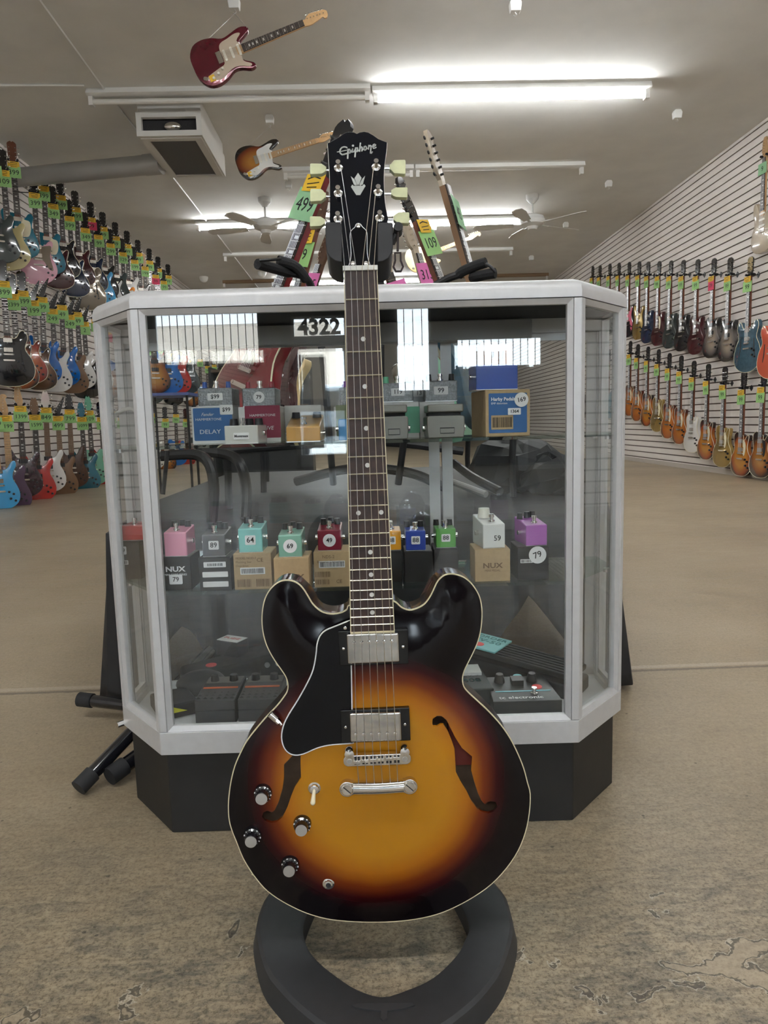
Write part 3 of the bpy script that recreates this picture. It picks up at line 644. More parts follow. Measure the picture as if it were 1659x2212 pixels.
LEFT = [  # nut position in the photo, style, head, finish, extras, price, label
 (-.62e2, 180, 1, 'duo', 'lp', 'slate', dict(pick='blk'), '109', 'dark slate green guitar at the left photo edge, top row'),
 (25, 268, 1, 'jag', 'lp', 'cream', dict(pick='hum'), '109', 'champagne offset guitar at the left photo edge, top row'),
 (110, 195, 1, 'duo', 'lp', 'teal', dict(guard=CREAM, headm=MAHOG), '399', 'teal guitar with cream pickguard, nearer of two in top row'),
 (290, 462, 1, 'jag', 'lp', 'pinkf', dict(guard=F['champ']), '399', 'shiny pink offset guitar in the top row of the left wall'),
 (370, 405, 1, 'duo', 'lp', 'teal', dict(guard=CREAM), '399', 'teal guitar with cream pickguard partly behind the pink one'),
 (450, 556, 1, 'lp', 'lp', 'wine', dict(bind=True), '349', 'wine red single-cut guitar hanging right of the pink one'),
 (515, 482, 1, 'lp', 'lp', 'black', dict(bind=True), '349', 'black guitar above the wine red single-cut, top row'),
 (590, 662, 1, 'lp', 'lp', 'navy', dict(bind=True), '399', 'navy blue single-cut guitar below the wine red ones'),
 (645, 585, 1, 'lp', 'lp', 'wine', dict(bind=True), '399', 'second wine red single-cut, above the navy guitar'),
 (725, 763, 1, 'es', 'lp', 'champ', dict(bind=True), '349', 'grey champagne hollow guitar just above the counter, left wall'),
 (775, 672, 1, 'lp', 'lp', 'navy', dict(bind=True, tagm=REDP), '99', 'dark blue guitar with a red price tag, top row'),
 (835, 820, 1, 'strat', 'lp', 'sky', dict(bind=False), '99', 'sky blue double-cut guitar touching the counter top, left wall'),
 (878, 752, 1, 'lp', 'lp', 'black', {}, '99', 'black single-cut guitar left of the green-grey one, top row'),
 (940, 893, 1, 'strat', 'lp', 'black', dict(guard=WHITE_P), '299', 'black guitar with white guard, low in the top row by the counter'),
 (985, 832, 1, 'duo', 'lp', 'slate', {}, '39', 'dark green-grey guitar in the middle of the top row'),
 (1045, 968, 1, 'jag', 'lp', 'orange', dict(guard=WHITE_P), '129', 'orange guitar with white guard half hidden by the counter'),
 (1085, 900, 1, 'strat', 'lp', 'white', dict(guard=PEARLW), '99', 'white double-cut guitar right of the green-grey one'),
 (1145, 1033, 1, 'duo', 'lp', 'sky', {}, '199', 'small blue guitar mostly hidden behind the counter, top row'),
 (1180, 972, 1, 'strat', 'lp', 'black', dict(guard=WHITE_P), '99', 'black double-cut guitar right of the white one, top row'),
 (1235, 1090, 1, 'strat', 'strat', 'tan', dict(headm=MAPLE, neckm=MAPLE), '199', 'tan double-cut guitar near the far end of the top row'),
 (1275, 1040, 1, 'strat', 'lp', 'pinkw', dict(guard=WHITE_P), '99', 'pale pink double-cut guitar near the far end, top row'),
 (1325, 1160, 1, 'jag', 'lp', 'pinkw', dict(tagm=REDP), '99', 'far guitar with a red price tag, end of the top row'),
 (1350, 1105, 1, 'lp', 'lp', 'wine', {}, '99', 'wine guitar third from the far end of the top row'),
 (1395, 1212, 1, 'lp', 'lp', 'black', {}, '99', 'black guitar second from the far end of the top row'),
 (1435, 1165, 1, 'lp', 'lp', 'brownb', {}, '99', 'farthest guitar of the top row on the left wall'),
 # middle row
 (25, 1212, 1, 'es', 'lp', 'black', dict(bind=True), '399', 'black hollow guitar with cream edge at left photo edge, middle row'),
 (105, 1322, 1, 'lp', 'lp', 'amber', dict(bind=True), '2399', 'amber sunburst single-cut guitar in the middle row'),
 (190, 1296, 1, 'lp', 'lp', 'redb', dict(bind=True), '399', 'red-orange burst single-cut guitar in the middle row'),
 (280, 1378, 1, 'lp', 'point', 'brownb', dict(bind=True), '199', 'brown burst guitar with pointed headstock, middle row'),
 (355, 1350, 1, 'strat', 'point', 'blue', dict(pick='blk'), '99', 'bright blue guitar left of the white one, middle row'),
 (445, 1450, 1, 'strat', 'point', 'white', dict(pick='blk'), '249', 'white pointed-head guitar between the two blue ones, middle row'),
 (525, 1418, 1, 'strat', 'point', 'blue', dict(pick='blk'), '49', 'bright blue guitar right of the white one, middle row'),
 (592, 1500, 1, 'strat', 'point', 'natural', dict(pick='blk'), '249', 'natural brown guitar in the middle row by the counter'),
 (655, 1478, 1, 'strat', 'point', 'white', dict(pick='blk'), '49', 'white guitar closest to the counter edge, middle row'),
 (715, 1560, 1, 'jag', 'point', 'black', dict(pick='blk'), '2', 'black guitar half hidden by the counter edge, middle row'),
 # bottom row (zoom window starts at y = 680)
 (-60, 830+1501, 1, 'strat', 'strat', 'sky', dict(headm=MAPLE, neckm=MAPLE, boardm=MAPLE, markers=False), '1199', 'sky blue guitar at the left photo edge, bottom row'),
 (45, 855+1501, 1, 'duo', 'strat', 'purple', dict(headm=MAPLE, neckm=MAPLE, boardm=MAPLE, markers=False), '1199', 'shiny purple guitar in the bottom row'),
 (170, 776+1501, 1, 'strat', 'strat', 'plum', dict(headm=MAPLE, pick='blk'), '1399', 'dark plum guitar tagged 1399 in the bottom row'),
 (295, 850+1501, 1, 'strat', 'small', 'red', dict(headm=F['natural'], pick='blk', neckm=F['walnut']), '1599', 'red guitar tagged 1599 in the bottom row'),
 (390, 790+1501, 1, 'strat', 'small', 'white', dict(headm=CHROME, pick='blk', boardm=F['natural'], neckm=F['natural'], markers=False), '849', 'white guitar with black pickups in the bottom row'),
 (492, 862+1501, 1, 'strat', 'point', 'natural', dict(pick='blk', boardm=F['natural'], markers=False), '499', 'natural brown guitar tagged 499 in the bottom row'),
 (590, 806+1501, 1, 'sg', 'small', 'walnut', dict(pick='blk', boardm=F['natural'], markers=False), '799', 'walnut horned guitar tagged 799 in the bottom row'),
 (695, 870+1501, 1, 'strat', 'small', 'teal', dict(pick='blk', headm=F['teal']), '1099', 'teal guitar tagged 1099 in the bottom row'),
 (755, 815+1501, 1, 'duo', 'small', 'mint', dict(headm=F['mint'], pick='blk'), '109', 'mint green guitar by the counter edge, bottom row'),
]
def hang_left(px, py, st, hd, fin, kw, price, lb, y=None, z=None):
    lx = LX + (.07 if st == 'es' else .02); p = atX(px, py, lx) if y is None else Vector((lx, y, z))
    nm = 'electric_guitar'
    kw = dict(kw); g = guitar(nm, st, hd, F[fin] if fin in F else fin, lb, p, LR, price=price, group='guitars hanging on the left wall', lean=(0, random.uniform(.0, .045), LR), **kw)
    lb2 = lb.split(',')[0].replace(' seen through the counter glass', ' behind the glass').split(' in the ')[0].split(' at the ')[0]
    hanger(p, LR, trim('black padded wall hook holding the ' + ' '.join(lb2.split()[:9]) + (', middle row' if 'middle' in lb else ', bottom row' if 'bottom' in lb else '')), 'l', 'wall hooks on the left wall')
    return p
zrow = {}
for i, e in enumerate(LEFT):
    px, py = e[0]/3.95, 300+e[1]/3.95
    p = hang_left(px, py, *e[3:]); zrow.setdefault(0 if i < 25 else 1 if i < 35 else 2, []).append(p)
ORD = ['first', 'second', 'third', 'fourth', 'fifth', 'sixth', 'seventh', 'eighth', 'ninth', 'tenth', 'eleventh', 'twelfth', 'thirteenth', 'fourteenth', 'fifteenth', 'sixteenth']
# the rows go on behind the display counter, seen through its glass
FAR = [('duo', 'slate', 'dark green guitar'), ('lp', 'wine', 'wine guitar'), ('lp', 'black', 'black guitar'), ('strat', 'white', 'white guitar'), ('strat', 'tobac', 'sunburst guitar'), ('duo', 'blue', 'blue guitar'), ('strat', 'red', 'red guitar'), ('lp', 'slate', 'grey guitar')]
for row in (1, 2):
    ys = zrow[row]; y = ys[-1].y; zs_ = [p.z for p in ys[-2:]]
    for k in range(16 if row == 1 else 13):
        y += .42 if k < 5 else .75; f = FAR[(k+row*3) % 8]
        lb = ORD[k] + ' guitar seen through the counter glass, %s row, a %s' % ('middle' if row == 1 else 'bottom', f[2])
        hang_left(0, 0, f[0], 'lp', f[1], dict(tagm=REDP if (row, k) == (1, 1) else None), '99', lb, y, zs_[k % 2])
# ------------------------------------------------------------------ RIGHT WALL
RX = XR-.10; RR = math.radians(-84)
def r3(a, b): return 1239+a/3.95, 270+b/3.95
def r4(a, b): return 1239+a/3.95, 640+b/3.95
RIGHT = [
 (r3(1715, 1292), 'es', 'coral', dict(bind=True), 'coral red hollow guitar cut by the right photo edge, upper row'),
 (r3(1502, 1290), 'es', 'steelb', dict(bind=True), 'steel blue hollow guitar in the upper row of the right wall'),
 (r3(1328, 1288), 'lp', 'greyb', dict(pick='blk'), 'grey burst guitar left of the steel blue one, green tag'),
 (r3(1190, 1288), 'lp', 'greyb', dict(tagm=REDP, pick='blk'), 'grey burst guitar with a red price tag, right wall'),
 (r3(1052, 1290), 'lp', 'wine', {}, 'wine dark guitar left of the red-tagged one, upper row'),
 (r3(930, 1290), 'lp', 'black', {}, 'black guitar, nearest of the plain black ones, upper row'),
 (r3(825, 1290), 'lp', 'slate', {}, 'black-green guitar right of the one with cream guard, upper row'),
 (r3(725, 1290), 'lp', 'wine', dict(guard=CREAM), 'wine guitar with cream pickguard, upper row of right wall'),
 (r3(632, 1290), 'lp', 'navy', {}, 'dark guitar right of the gold one, upper row'),
 (r3(555, 1284), 'strat', 'gold', {}, 'gold double-cut guitar in the upper row of the right wall'),
 (r3(470, 1284), 'strat', 'black', dict(guard=mat('pink_guard', (.7, .12, .2), .4)), 'black guitar with pink guard at the counter edge, upper row'),
 (r3(383, 1286), 'lp', 'wine', {}, 'first hidden guitar left of the pink-guard one, upper row'),
 (r3(305, 1290), 'lp', 'slate', {}, 'second hidden guitar left of the pink-guard one, upper row'),
 (r3(222, 1300), 'lp', 'black', {}, 'third hidden guitar left of the pink-guard one, upper row'),
 (r3(160, 1304), 'lp', 'brownb', {}, 'farthest guitar of the upper row on the right wall'),
 (r4(1615, 772), 'lp', 'tobac', dict(bind=True, guard=BLACK_P), 'tobacco burst guitar nearest the right photo edge, lower row'),
 (r4(1445, 795), 'lp', 'amber', dict(bind=True, guard=CREAM), 'amber burst guitar right of the gold one, lower row'),
 (r4(1283, 755), 'lp', 'gold', dict(guard=CREAM, bind=True), 'gold guitar between two amber ones, nearer, lower row'),
 (r4(1142, 722), 'lp', 'amber', dict(bind=True, guard=CREAM), 'amber burst guitar right of the white one, lower row'),
 (r4(1020, 690), 'lp', 'white', dict(bind=True), 'white guitar with black knobs, lower row of right wall'),
 (r4(912, 640), 'lp', 'orangeb', dict(guard=CREAM, bind=True), 'orange burst guitar just left of the white one, lower row'),
 (r4(812, 615), 'lp', 'orangeb', dict(guard=CREAM, bind=True), 'second orange burst guitar left of the white one, lower row'),
 (r4(720, 578), 'lp', 'gold', dict(guard=CREAM, bind=True), 'farther gold guitar with cream guard, lower row'),
 (r4(630, 550), 'lp', 'amber', dict(guard=CREAM, bind=True), 'dark-edged amber guitar left of the farther gold one, lower row'),
 (r4(545, 525), 'lp', 'orangeb', dict(guard=CREAM, bind=True), 'orange guitar second from the counter edge, lower row'),
 (r4(480, 495), 'lp', 'orangeb', dict(guard=CREAM, bind=True), 'orange guitar touching the counter edge, lower row'),
]
prr = []
for (px, py), st, fin, kw, lb in RIGHT:
    p = atX(px, py, RX); prr.append(p)
    kw = dict(kw); kw.setdefault('tagm', GREENP)
    guitar('electric_guitar', st, 'lp', F[fin], lb, p, RR, price='99' if kw['tagm'] is GREENP else '79', group='guitars hanging on the right wall', **kw)
    hanger(p, RR, 'black padded wall hook holding the ' + ' '.join(lb.split(',')[0].split()[:9]), 'r', 'wall hooks on the right wall')
y, z = prr[-1].y, prr[-1].z
for k, (st, fin, lb) in enumerate([('lp', 'amber', 'amber guitar seen through the right side glass of the counter'), ('duo', 'teal', 'teal guitar seen through the right side glass of the counter'),
        ('es', 'tobac', 'tobacco hollow guitar seen through the right side glass'), ('strat', 'mint', 'mint guitar seen through the counter front near its right edge'), ('lp', 'black', 'black guitar far back, seen through the counter front')]):
    y += .5; p = Vector((RX, y, z-.03)); guitar('electric_guitar', st, 'lp', F[fin], lb, p, RR, price='99', tagm=GREENP, group='guitars hanging on the right wall')
    hanger(p, RR, 'black padded wall hook holding the ' + ' '.join(lb.split()[:6]), 'r', 'wall hooks on the right wall')
p = atX(1652, 340, RX)
guitar('electric_guitar', 'strat', 'strat', F['sand'], 'sand coloured guitar high at the right photo edge', p, RR, price='9', tagm=MINTP, sale=False, headm=MAPLE, neckm=MAPLE, pick='sgl')
hanger(p, RR, 'black padded wall hook high at the right photo edge', 'r', 'wall hooks on the right wall')
# ------------------------------------------------------------------ GUITARS HANGING FROM THE CEILING
def ceil_guitar(bridge, nut, y, hook, fin, lb, sc=1.13, **kw):
    a = atY(*bridge, y); b = atY(*nut, y); d = b-a; ang = math.atan2(d.x, d.z)      # tilt of the neck from vertical
    s = d.length/.64
    kw.setdefault('pick', 'sgl'); kw.setdefault('guard', mat('tan_guard', (.55, .45, .35), .25, coat=.5) if fin == 'metred' else PEARLW)
    g = guitar('electric_guitar', 'strat', 'strat', F[fin], lb, b, 0, lean=(0, ang, 0), scale=s, detail=True, headm=MAPLE, neckm=MAPLE, **kw)
    st = empty('hanging_wire', (b.x, b.y, b.z), (0, 0, 0)); tag(st, 'thin wire holding up the ' + ' '.join(lb.split()[:5]), 'wire')
    R = Matrix.Rotation(ang, 3, 'Y'); top = hk[hook].location + Vector((0, 0, -.11)) - b
    e1 = R @ Vector((-.115*s, -.004, -.39*s)); e2 = R @ Vector((-.15*s, .02*s, -.70*s))
    MB().tube([top, e1], .0025, 5).tube([top, e2], .0025, 5).build('wire', STEEL, st)
    if kw.get('boardm') is None: pass
    part('jack_plate', 'jp', lambda mb: mb.prism(rrect(-.012, -.018, .012, .018, .011), -.006, 0), CHROME, g, (.095, 0, -.80)).rotation_euler = (0, .6, 0)
    g2 = part('sticker', 'stick', lambda mb: mb.bounds((.085, -.0035, -.775), (.13, -.0026, -.735)), YELP, g)
    return g
ceil_guitar((478, 124), (656, 50), 5.5, 0, 'metred', 'metallic red guitar hanging from the ceiling, top left')
ceil_guitar((556, 345), (688, 303), 7.6, 1, 'sunb', 'sunburst guitar hanging from the ceiling left of the headstock', boardm=MAPLE)
ceil_guitar((912, 555), (1010, 516), 11.9, 7, 'butter', 'butter yellow guitar hanging far back behind the rack', boardm=MAPLE, guard=None)
# ================================================================== DISPLAY COUNTER
CASE = empty('display_counter', (0, 1.232, 0), (0, 0, math.radians(-1.07)))
tag(CASE, 'octagonal aluminium and glass display counter on a black base', 'counter')
FXL, FXR = -.390, .375; BXL, BXR = -.508, .500; DB = .140; DBK = .262      # front corners, back corners of bevels, depths
Z0, Z1, ZT = .16, .955, .985
fp = [(FXL, 0), (FXR, 0), (BXR, DB), (BXR, DBK), (BXL, DBK), (BXL, DB)]
def inset(poly, d):
    n = len(poly); out = []
    for i in range(n):
        a, b, c = Vector(poly[i-1]), Vector(poly[i]), Vector(poly[(i+1) % n]); e1 = (b-a).normalized(); e2 = (c-b).normalized()
        n1 = Vector((-e1.y, e1.x)); n2 = Vector((-e2.y, e2.x)); h = (n1+n2).normalized(); k = d/max(.3, h.dot(n1)); out.append((b.x+h.x*k, b.y+h.y*k))
    return out
MB().slab(inset(fp, .014), 0.0, Z0).build('base', BASEB, CASE, bevel=.002)
# top: rounded aluminium cap
m = MB(); rings = [(0, Z1), (0, Z1+.012), (.003, Z1+.022), (.010, Z1+.029), (.02, Z1+.032), (.04, Z1+.033)]; n = 6
vs = []; fs = []
for d_, z_ in rings: vs += [(p[0], p[1], z_) for p in inset(fp, d_)]
for k in range(len(rings)-1): fs += [(k*n+i, k*n+(i+1) % n, (k+1)*n+(i+1) % n, (k+1)*n+i) for i in range(n)]
vs += [(p[0], p[1], Z1) for p in inset(fp, .04)]; q = len(rings)*n
fs += [(i, q+i, q+(i+1) % n, (i+1) % n) for i in range(n)]
m.add(vs, fs).build('top_frame', ALU, CASE)
MB().slab(inset(fp, .041), Z1+.022, Z1+.030).build('top_glass', GLASS, CASE)
# frame members
def wallface(a, b, name):
    """frame, bead and pane of one glazed side from a to b (plan points)"""
    a, b = Vector((*a, 0)), Vector((*b, 0)); d = (b-a); L = d.length; d.normalize(); M = Matrix(((d.x, -d.y, 0, a.x), (d.y, d.x, 0, a.y), (0, 0, 1, 0), (0, 0, 0, 1)))
    pw = .0135
    m = MB(M)
    m.bounds((0, 0, Z0), (L, .022, Z0+.043))
    for s in (0, L-pw): m.bounds((s, 0, Z0+.0435), (s+pw, .022, Z1-.0014))
    fr = m.build(name, ALU, CASE, bevel=.0012)
    m = MB(M); bw = .0095; x0, x1, z0, z1 = pw+.0006, L-pw-.0006, Z0+.0436, Z1-.0014
    P_ = [(x0, z0), (x1, z0), (x1, z1), (x0, z1)]; Q = [(x0+bw, z0+bw), (x1-bw, z0+bw), (x1-bw, z1-bw), (x0+bw, z1-bw)]
    for i in range(4):
        j = (i+1) % 4; g = .0003
        m.add([(P_[i][0], .0015, P_[i][1]), (P_[j][0], .0015, P_[j][1]), (Q[j][0], .006, Q[j][1]), (Q[i][0], .006, Q[i][1]), (P_[i][0], .016, P_[i][1]), (P_[j][0], .016, P_[j][1]), (Q[j][0], .016, Q[j][1]), (Q[i][0], .016, Q[i][1])],
              [(0, 1, 2, 3), (4, 7, 6, 5), (0, 4, 5, 1), (2, 6, 7, 3), (1, 5, 6, 2), (0, 3, 7, 4)])
    m.build('glazing_bead', ALU, fr)
    MB(M).bounds((x0+.004, .009, z0+.004), (x1-.004, .013, z1-.004)).build('pane', GLASS, fr)
    return fr
MB().slab(inset(fp, .003), Z1-.002, Z1+.002).build('seam_shade_slab', BLACK_M, CASE)  # black slab stands in for the shade in the seam under the cap
wallface(fp[0], fp[1], 'front_frame'); wallface(fp[1], fp[2], 'side_frame'); wallface(fp[5], fp[0], 'side_frame'); 
wallface(fp[2], fp[3], 'side_frame'); wallface(fp[4], fp[5], 'side_frame')
# back: sliding glass doors
m = MB(); yb = DBK
for a, b in (((BXL, Z0), (BXR, Z0+.035)), ((BXL, Z1-.03), (BXR, Z1)), ((BXL, Z0), (BXL+.02, Z1)), ((BXR-.02, Z0), (BXR, Z1))): m.bounds((a[0], yb-.02, a[1]), (b[0], yb, b[1]))
m.build('back_frame', ALU, CASE)
for x0, x1, y_ in ((BXL+.02, .150, yb-.014), (.156, BXR-.02, yb-.006)):
    m = MB()
    for a, b in (((x0, Z0+.035), (x0+.022, Z1-.03)), ((x1-.022, Z0+.035), (x1, Z1-.03)), ((x0, Z0+.035), (x1, Z0+.05)), ((x0, Z1-.045), (x1, Z1-.03))): m.bounds((a[0], y_-.003, a[1]), (b[0], y_+.003, b[1]))
    dd = m.build('sliding_door', ALU, CASE); MB().bounds((x0+.02, y_-.0015, Z0+.048), (x1-.02, y_+.0015, Z1-.043)).build('pane', GLASS, dd)
m = MB(); m.bounds((-.36, .205, Z1-.045), (.335, .24, Z1-.006)); m.build('light_housing', mat('grey_housing', (.30, .30, .30), .5), CASE, bevel=.003)
MB().slab(inset(fp, .012), Z0+.01, Z0+.030).build('deck', mat('white_deck', (.70, .71, .73), .45, 0, .04, 20), CASE)
ZD = Z0+.030
ZS1, ZS2 = .722, .459
for z_ in (ZS1, ZS2):
    MB().slab(inset(fp, .022), z_-.006, z_).build('glass_shelf', SHELFG, CASE)
m = MB()
for z_ in (ZS1, ZS2):
    for x, y_ in ((BXL+.03, .15), (BXR-.03, .15), (BXL+.03, .235), (BXR-.03, .235)): m.cyl((x, y_, z_-.014), (x, y_, z_-.0065), .006, 10)
m.build('shelf_clips', STEEL, CASE)
for x, y_, nm in ((BXL+.012, .15, 'left'), (BXR-.012, .15, 'right')):
    m = MB(); m.box((x, y_, (ZD+Z1)/2), (.018, .018, Z1-ZD-.001)); m.build('corner_post', ALU_D, CASE)
m = MB(); m.cyl((BXL-.010, DB-.01, Z0+.004), (BXL+.002, DB+.004, Z0+.004), .006, 10); m.build('levelling_screw', CHROME, CASE)
# ------------------------------------------------------------------ helper to stand things on a shelf from their outline in the photo
def foot(px, py, z): return atZ(px, py, z)
def stand(x0, x1, ytop, ybot, z, y=None, yaw=0):
    """base centre of the front face, width and height of an upright thing standing on height z"""
    xm = (x0+x1)/2; p = atZ(xm, ybot, z) if y is None else atY(xm, ybot, y); yy = p.y
    a = atY(x0, (ytop+ybot)/2, yy); b = atY(x1, (ytop+ybot)/2, yy); w = b.x-a.x
    t = atY(xm, ytop, yy); return Vector(((a.x+b.x)/2, yy, z)), w, t.z-z
CW = math.radians(-1.07)
def carton(pos, w, h, d, m, label, yaw=0, cat='box', group=None):
    r = empty('carton', pos, (0, 0, CW+yaw)); tag(r, label, cat, group)
    MB().bounds((-w/2, 0, 0), (w/2, d, h)).build('box', m, r, bevel=.0008, seg=1)
    MB().bounds((-w/2+.001, .002, h+.0002), (w/2-.001, d-.002, h+.0008)).build('lid_flap', m, r)
    return r
def sticker(r, x, z, w, h, s=None, size=None, rnd=False, tilt=0, y=-.0006, m=None, ink=None):
    mb = MB()
    if rnd: mb.cyl((x, y+.0004, z), (x, y, z), w/2, 24)
    else: mb.prism(rrect(x-w/2, z-h/2, x+w/2, z+h/2, min(w, h)*.12), y, y+.0005)
    st = mb.build('price_sticker' if s else 'label', m or PAPER, r, smooth=False)
    if s: text('price_writing', s, size or h*.62, ink or INK, st, (x, y-.0003, z), (PI/2, -tilt, 0), .0003, bold=.00015)
    return st
def barcode(r, x, z, w, h, m=INK, y=-.0012, bgm=None):
    if bgm: MB().prism(rrect(x-w*.56, z-h*.7, x+w*.56, z+h*.7, .001), y+.0004, y+.0008).build('label', bgm, r)
    mb = MB(); rnd = random.Random(int(w*1e5)); xx = x-w/2
    while xx < x+w/2:
        q = rnd.choice((.0004, .0006, .001)); mb.bounds((xx, y, z-h/2), (xx+q, y+.0004, z+h/2)); xx += q+rnd.choice((.0005, .0008, .0011))
    return mb.build('barcode', m, r, smooth=False)
def pedal(pos, w, h, d, m, label, knobs=(), knobm=None, sw=True, yaw=0, num=None, nrnd=False, slope=0, jacks=True, numsz=None, kr=.0055, kh=.011, numoff=0):
    """small effects pedal seen from its jack-free end; slope raises the far end"""
    r = empty('effects_pedal', pos, (0, 0, CW+yaw)); tag(r, label, 'pedal', 'effects pedals in the counter')
    m0 = MB(); hb = h+slope
    m0.add([(-w/2, 0, 0), (w/2, 0, 0), (w/2, d, 0), (-w/2, d, 0), (-w/2, 0, h), (w/2, 0, h), (w/2, d, hb), (-w/2, d, hb)], [(0, 3, 2, 1), (4, 5, 6, 7), (0, 1, 5, 4), (1, 2, 6, 5), (2, 3, 7, 6), (3, 0, 4, 7)])
    b = m0.build('enclosure', m, r, bevel=.0022, seg=3)
    MB().bounds((-w/2+.0005, .0005, -.0001), (w/2-.0005, d-.0005, .0014)).build('base_plate', STEEL, r)
    def zt(y): return h + slope*y/d
    if sw:
        y = d*.22; z = zt(y)
        MB().lathe([(.0001, 0), (.0062, 0), (.0062, .003), (.0035, .003), (.0035, .008), (.0048, .0085), (.0048, .0135), (.0001, .0135)], (0, y, z), seg=14).build('foot_switch', CHROME, r)
    for x, yf in knobs:
        z = zt(d*yf)
        k = MB().lathe([(kr*1.1, 0), (kr, kh*.5), (kr*.92, kh), (.0001, kh)], (x, d*yf, z), seg=16).build('knob', knobm or BLACK_P, r)
    if jacks:
        for s in (-1, 1): MB().cyl((s*w/2, d*.45, h*.55), (s*(w/2+.006), d*.45, h*.55), .0045, 12).build('jack', CHROME, r)
    if num:
        if nrnd: sticker(r, numoff, h*.5, h*.62, h*.62, num, numsz or h*.30, True)
        else: sticker(r, numoff, h*.52, w*.44, h*.40, num, numsz or h*.32)
    return r
C_ = lambda n, c, **k: mat(n, c, k.pop('rough', .3), coat=k.pop('coat', .6), **k)
REDE = C_('red_enamel', (.55, .03, .03)); PNK = C_('pink_enamel', (.85, .36, .50)); DGR = C_('charcoal_enamel', (.10, .10, .11)); TEA = C_('teal_enamel', (.22, .60, .57))
SAG = C_('sage_enamel', (.20, .42, .32)); DRD = C_('dark_red_enamel', (.22, .01, .03)); ORN = C_('orange_enamel', (.80, .36, .02)); BLU = C_('blue_enamel', (.03, .07, .40)); GRN = C_('green_enamel', (.10, .38, .06))
WHE = C_('white_enamel', (.76, .77, .76)); PUR = C_('purple_enamel', (.46, .14, .52)); HAM = mat('hammered_grey', (.24, .25, .26), .32, .55, .25, 260, .9, bscale=260); COB = C_('cobalt_enamel', (.015, .07, .42))
TAN = C_('ochre_enamel', (.62, .33, .07)); CRM = C_('pale_grey_enamel', (.62, .62, .58)); BRN = mat('grey_bronze_metal', (.20, .19, .165), .34, .5)
GBLUE = mat('blue_print', (.04, .14, .36), .6); GMAR = mat('maroon_print', (.28, .03, .07), .6)
# ---- middle shelf: cartons with small pedals on top
K3 = ((-.013, .72), (.013, .72), (0, .88))
GM = 'cartons on the middle shelf'
def midbox(x0, x1, yt, yb, m, lb, d=.07): 
    p, w, h = stand(x0, x1, yt, yb, ZS2, y=None if yb else 1.27)
    return carton(p, w, h, d, m, lb, group=GM), p, w, h
def on_box(box, x0, x1, yt, yb, m, lb, dy=.006, **kw):
    r, p, w, h = box; y = p.y+dy; a = atY(x0, yb, y); b = atY(x1, yb, y); t = atY((x0+x1)/2, yt, y); z = p.z+h+.0012
    return pedal(Vector(((a.x+b.x)/2, y, z)), b.x-a.x, t.z-z if t.z-z > .018 else .03, kw.pop('d', .062), m, lb, **kw)
b0 = midbox(240, 300, 1183, 1268, BOXB, 'black carton under the red pedal at the left end')
b0[0].location = Vector((-.475, 1.385, ZS2)); b0[0].location.z = ZS2
q = b0[0]; sticker(q, -.008, .058, .016, .016, '79', .011); barcode(q, -.008, .034, .018, .006, bgm=PAPER)
pedal(Vector((-.462, 1.392, ZS2+b0[3]+.0012)), .046, .03, .062, REDE, 'bright red mini pedal at the left end of the middle shelf', knobs=())
b1 = midbox(344, 412, 1205, 1276, BOXB, 'black carton printed in white under the pink pedal', d=.07)
b1[0].location.y += .004
text('print', 'NUX', .013, PAPER, b1[0], (0, -.0006, b1[3]-.022), bold=.0004, sx=1.25); text('print', 'MINI CORE SERIES', .0052, PAPER, b1[0], (0, -.0006, b1[3]-.032))
sticker(b1[0], 0, .020, .024, .018, '79', .012)
on_box(b1, 356, 405, 1150, 1203, PNK, 'pink mini pedal on the middle shelf', knobs=K3, slope=.006)
b2 = midbox(430, 500, 1205, 1276, BOXB, 'black carton with grey stickers under the charcoal pedal')
for z_, c_ in ((.048, PAPER), (.030, PAPER), (.012, PAPER)): sticker(b2[0], 0, z_, .046 if z_ < .04 else .04, .010, m=PAPER)
barcode(b2[0], 0, .048, .026, .005)
on_box(b2, 438, 488, 1155, 1203, DGR, 'charcoal mini pedal tagged 89', knobs=K3, num='89', slope=.006)
b3 = midbox(505, 587, 1196, 1273, KRAFT, 'kraft carton under the teal pedal, leftmost of the kraft ones')
text('print', 'MODEL NOD-3', .0055, mat('brown_print', (.2, .13, .07), .8), b3[0], (-.030, -.0006, b3[3]-.008), align='LEFT'); BRP = MATS['brown_print']
text('print', 'Morning Star', .0055, BRP, b3[0], (-.030, -.0006, b3[3]-.015), align='LEFT'); text('print', 'Overdrive', .0055, BRP, b3[0], (-.030, -.0006, b3[3]-.022), align='LEFT')
text('print', 'CE', .010, BRP, b3[0], (.014, -.0006, b3[3]-.012)); barcode(b3[0], 0, .034, .04, .009, bgm=PAPER); barcode(b3[0], -.016, .012, .025, .014, BRP); barcode(b3[0], .018, .012, .025, .014, BRP)
on_box(b3, 516, 568, 1142, 1192, TEA, 'teal mini pedal tagged 64 on a kraft carton', knobs=K3, num='64', slope=.006)
b4 = midbox(592, 668, 1206, 1280, KRAFT, 'kraft carton under the sage pedal, beside the guitar horn')
text('print', 'NUX', .013, BRP, b4[0], (.004, -.0006, b4[3]-.034), bold=.0004, sx=1.25); text('print', 'MINI PEDAL', .0055, BRP, b4[0], (.004, -.0006, b4[3]-.043))
on_box(b4, 602, 653, 1156, 1199, SAG, 'sage green mini pedal tagged 69', knobs=K3, num='69', nrnd=True, slope=.006)
b5 = midbox(678, 757, 1192, 1268, KRAFT, 'kraft carton under the dark red pedal, beside the guitar neck')
text('print', 'NDS-2', .008, BRP, b5[0], (-.006, -.0006, b5[3]-.009)); text('print', 'Brownie Distortion', .0062, BRP, b5[0], (-.002, -.0006, b5[3]-.018)); barcode(b5[0], 0, .042, .042, .009, bgm=PAPER)
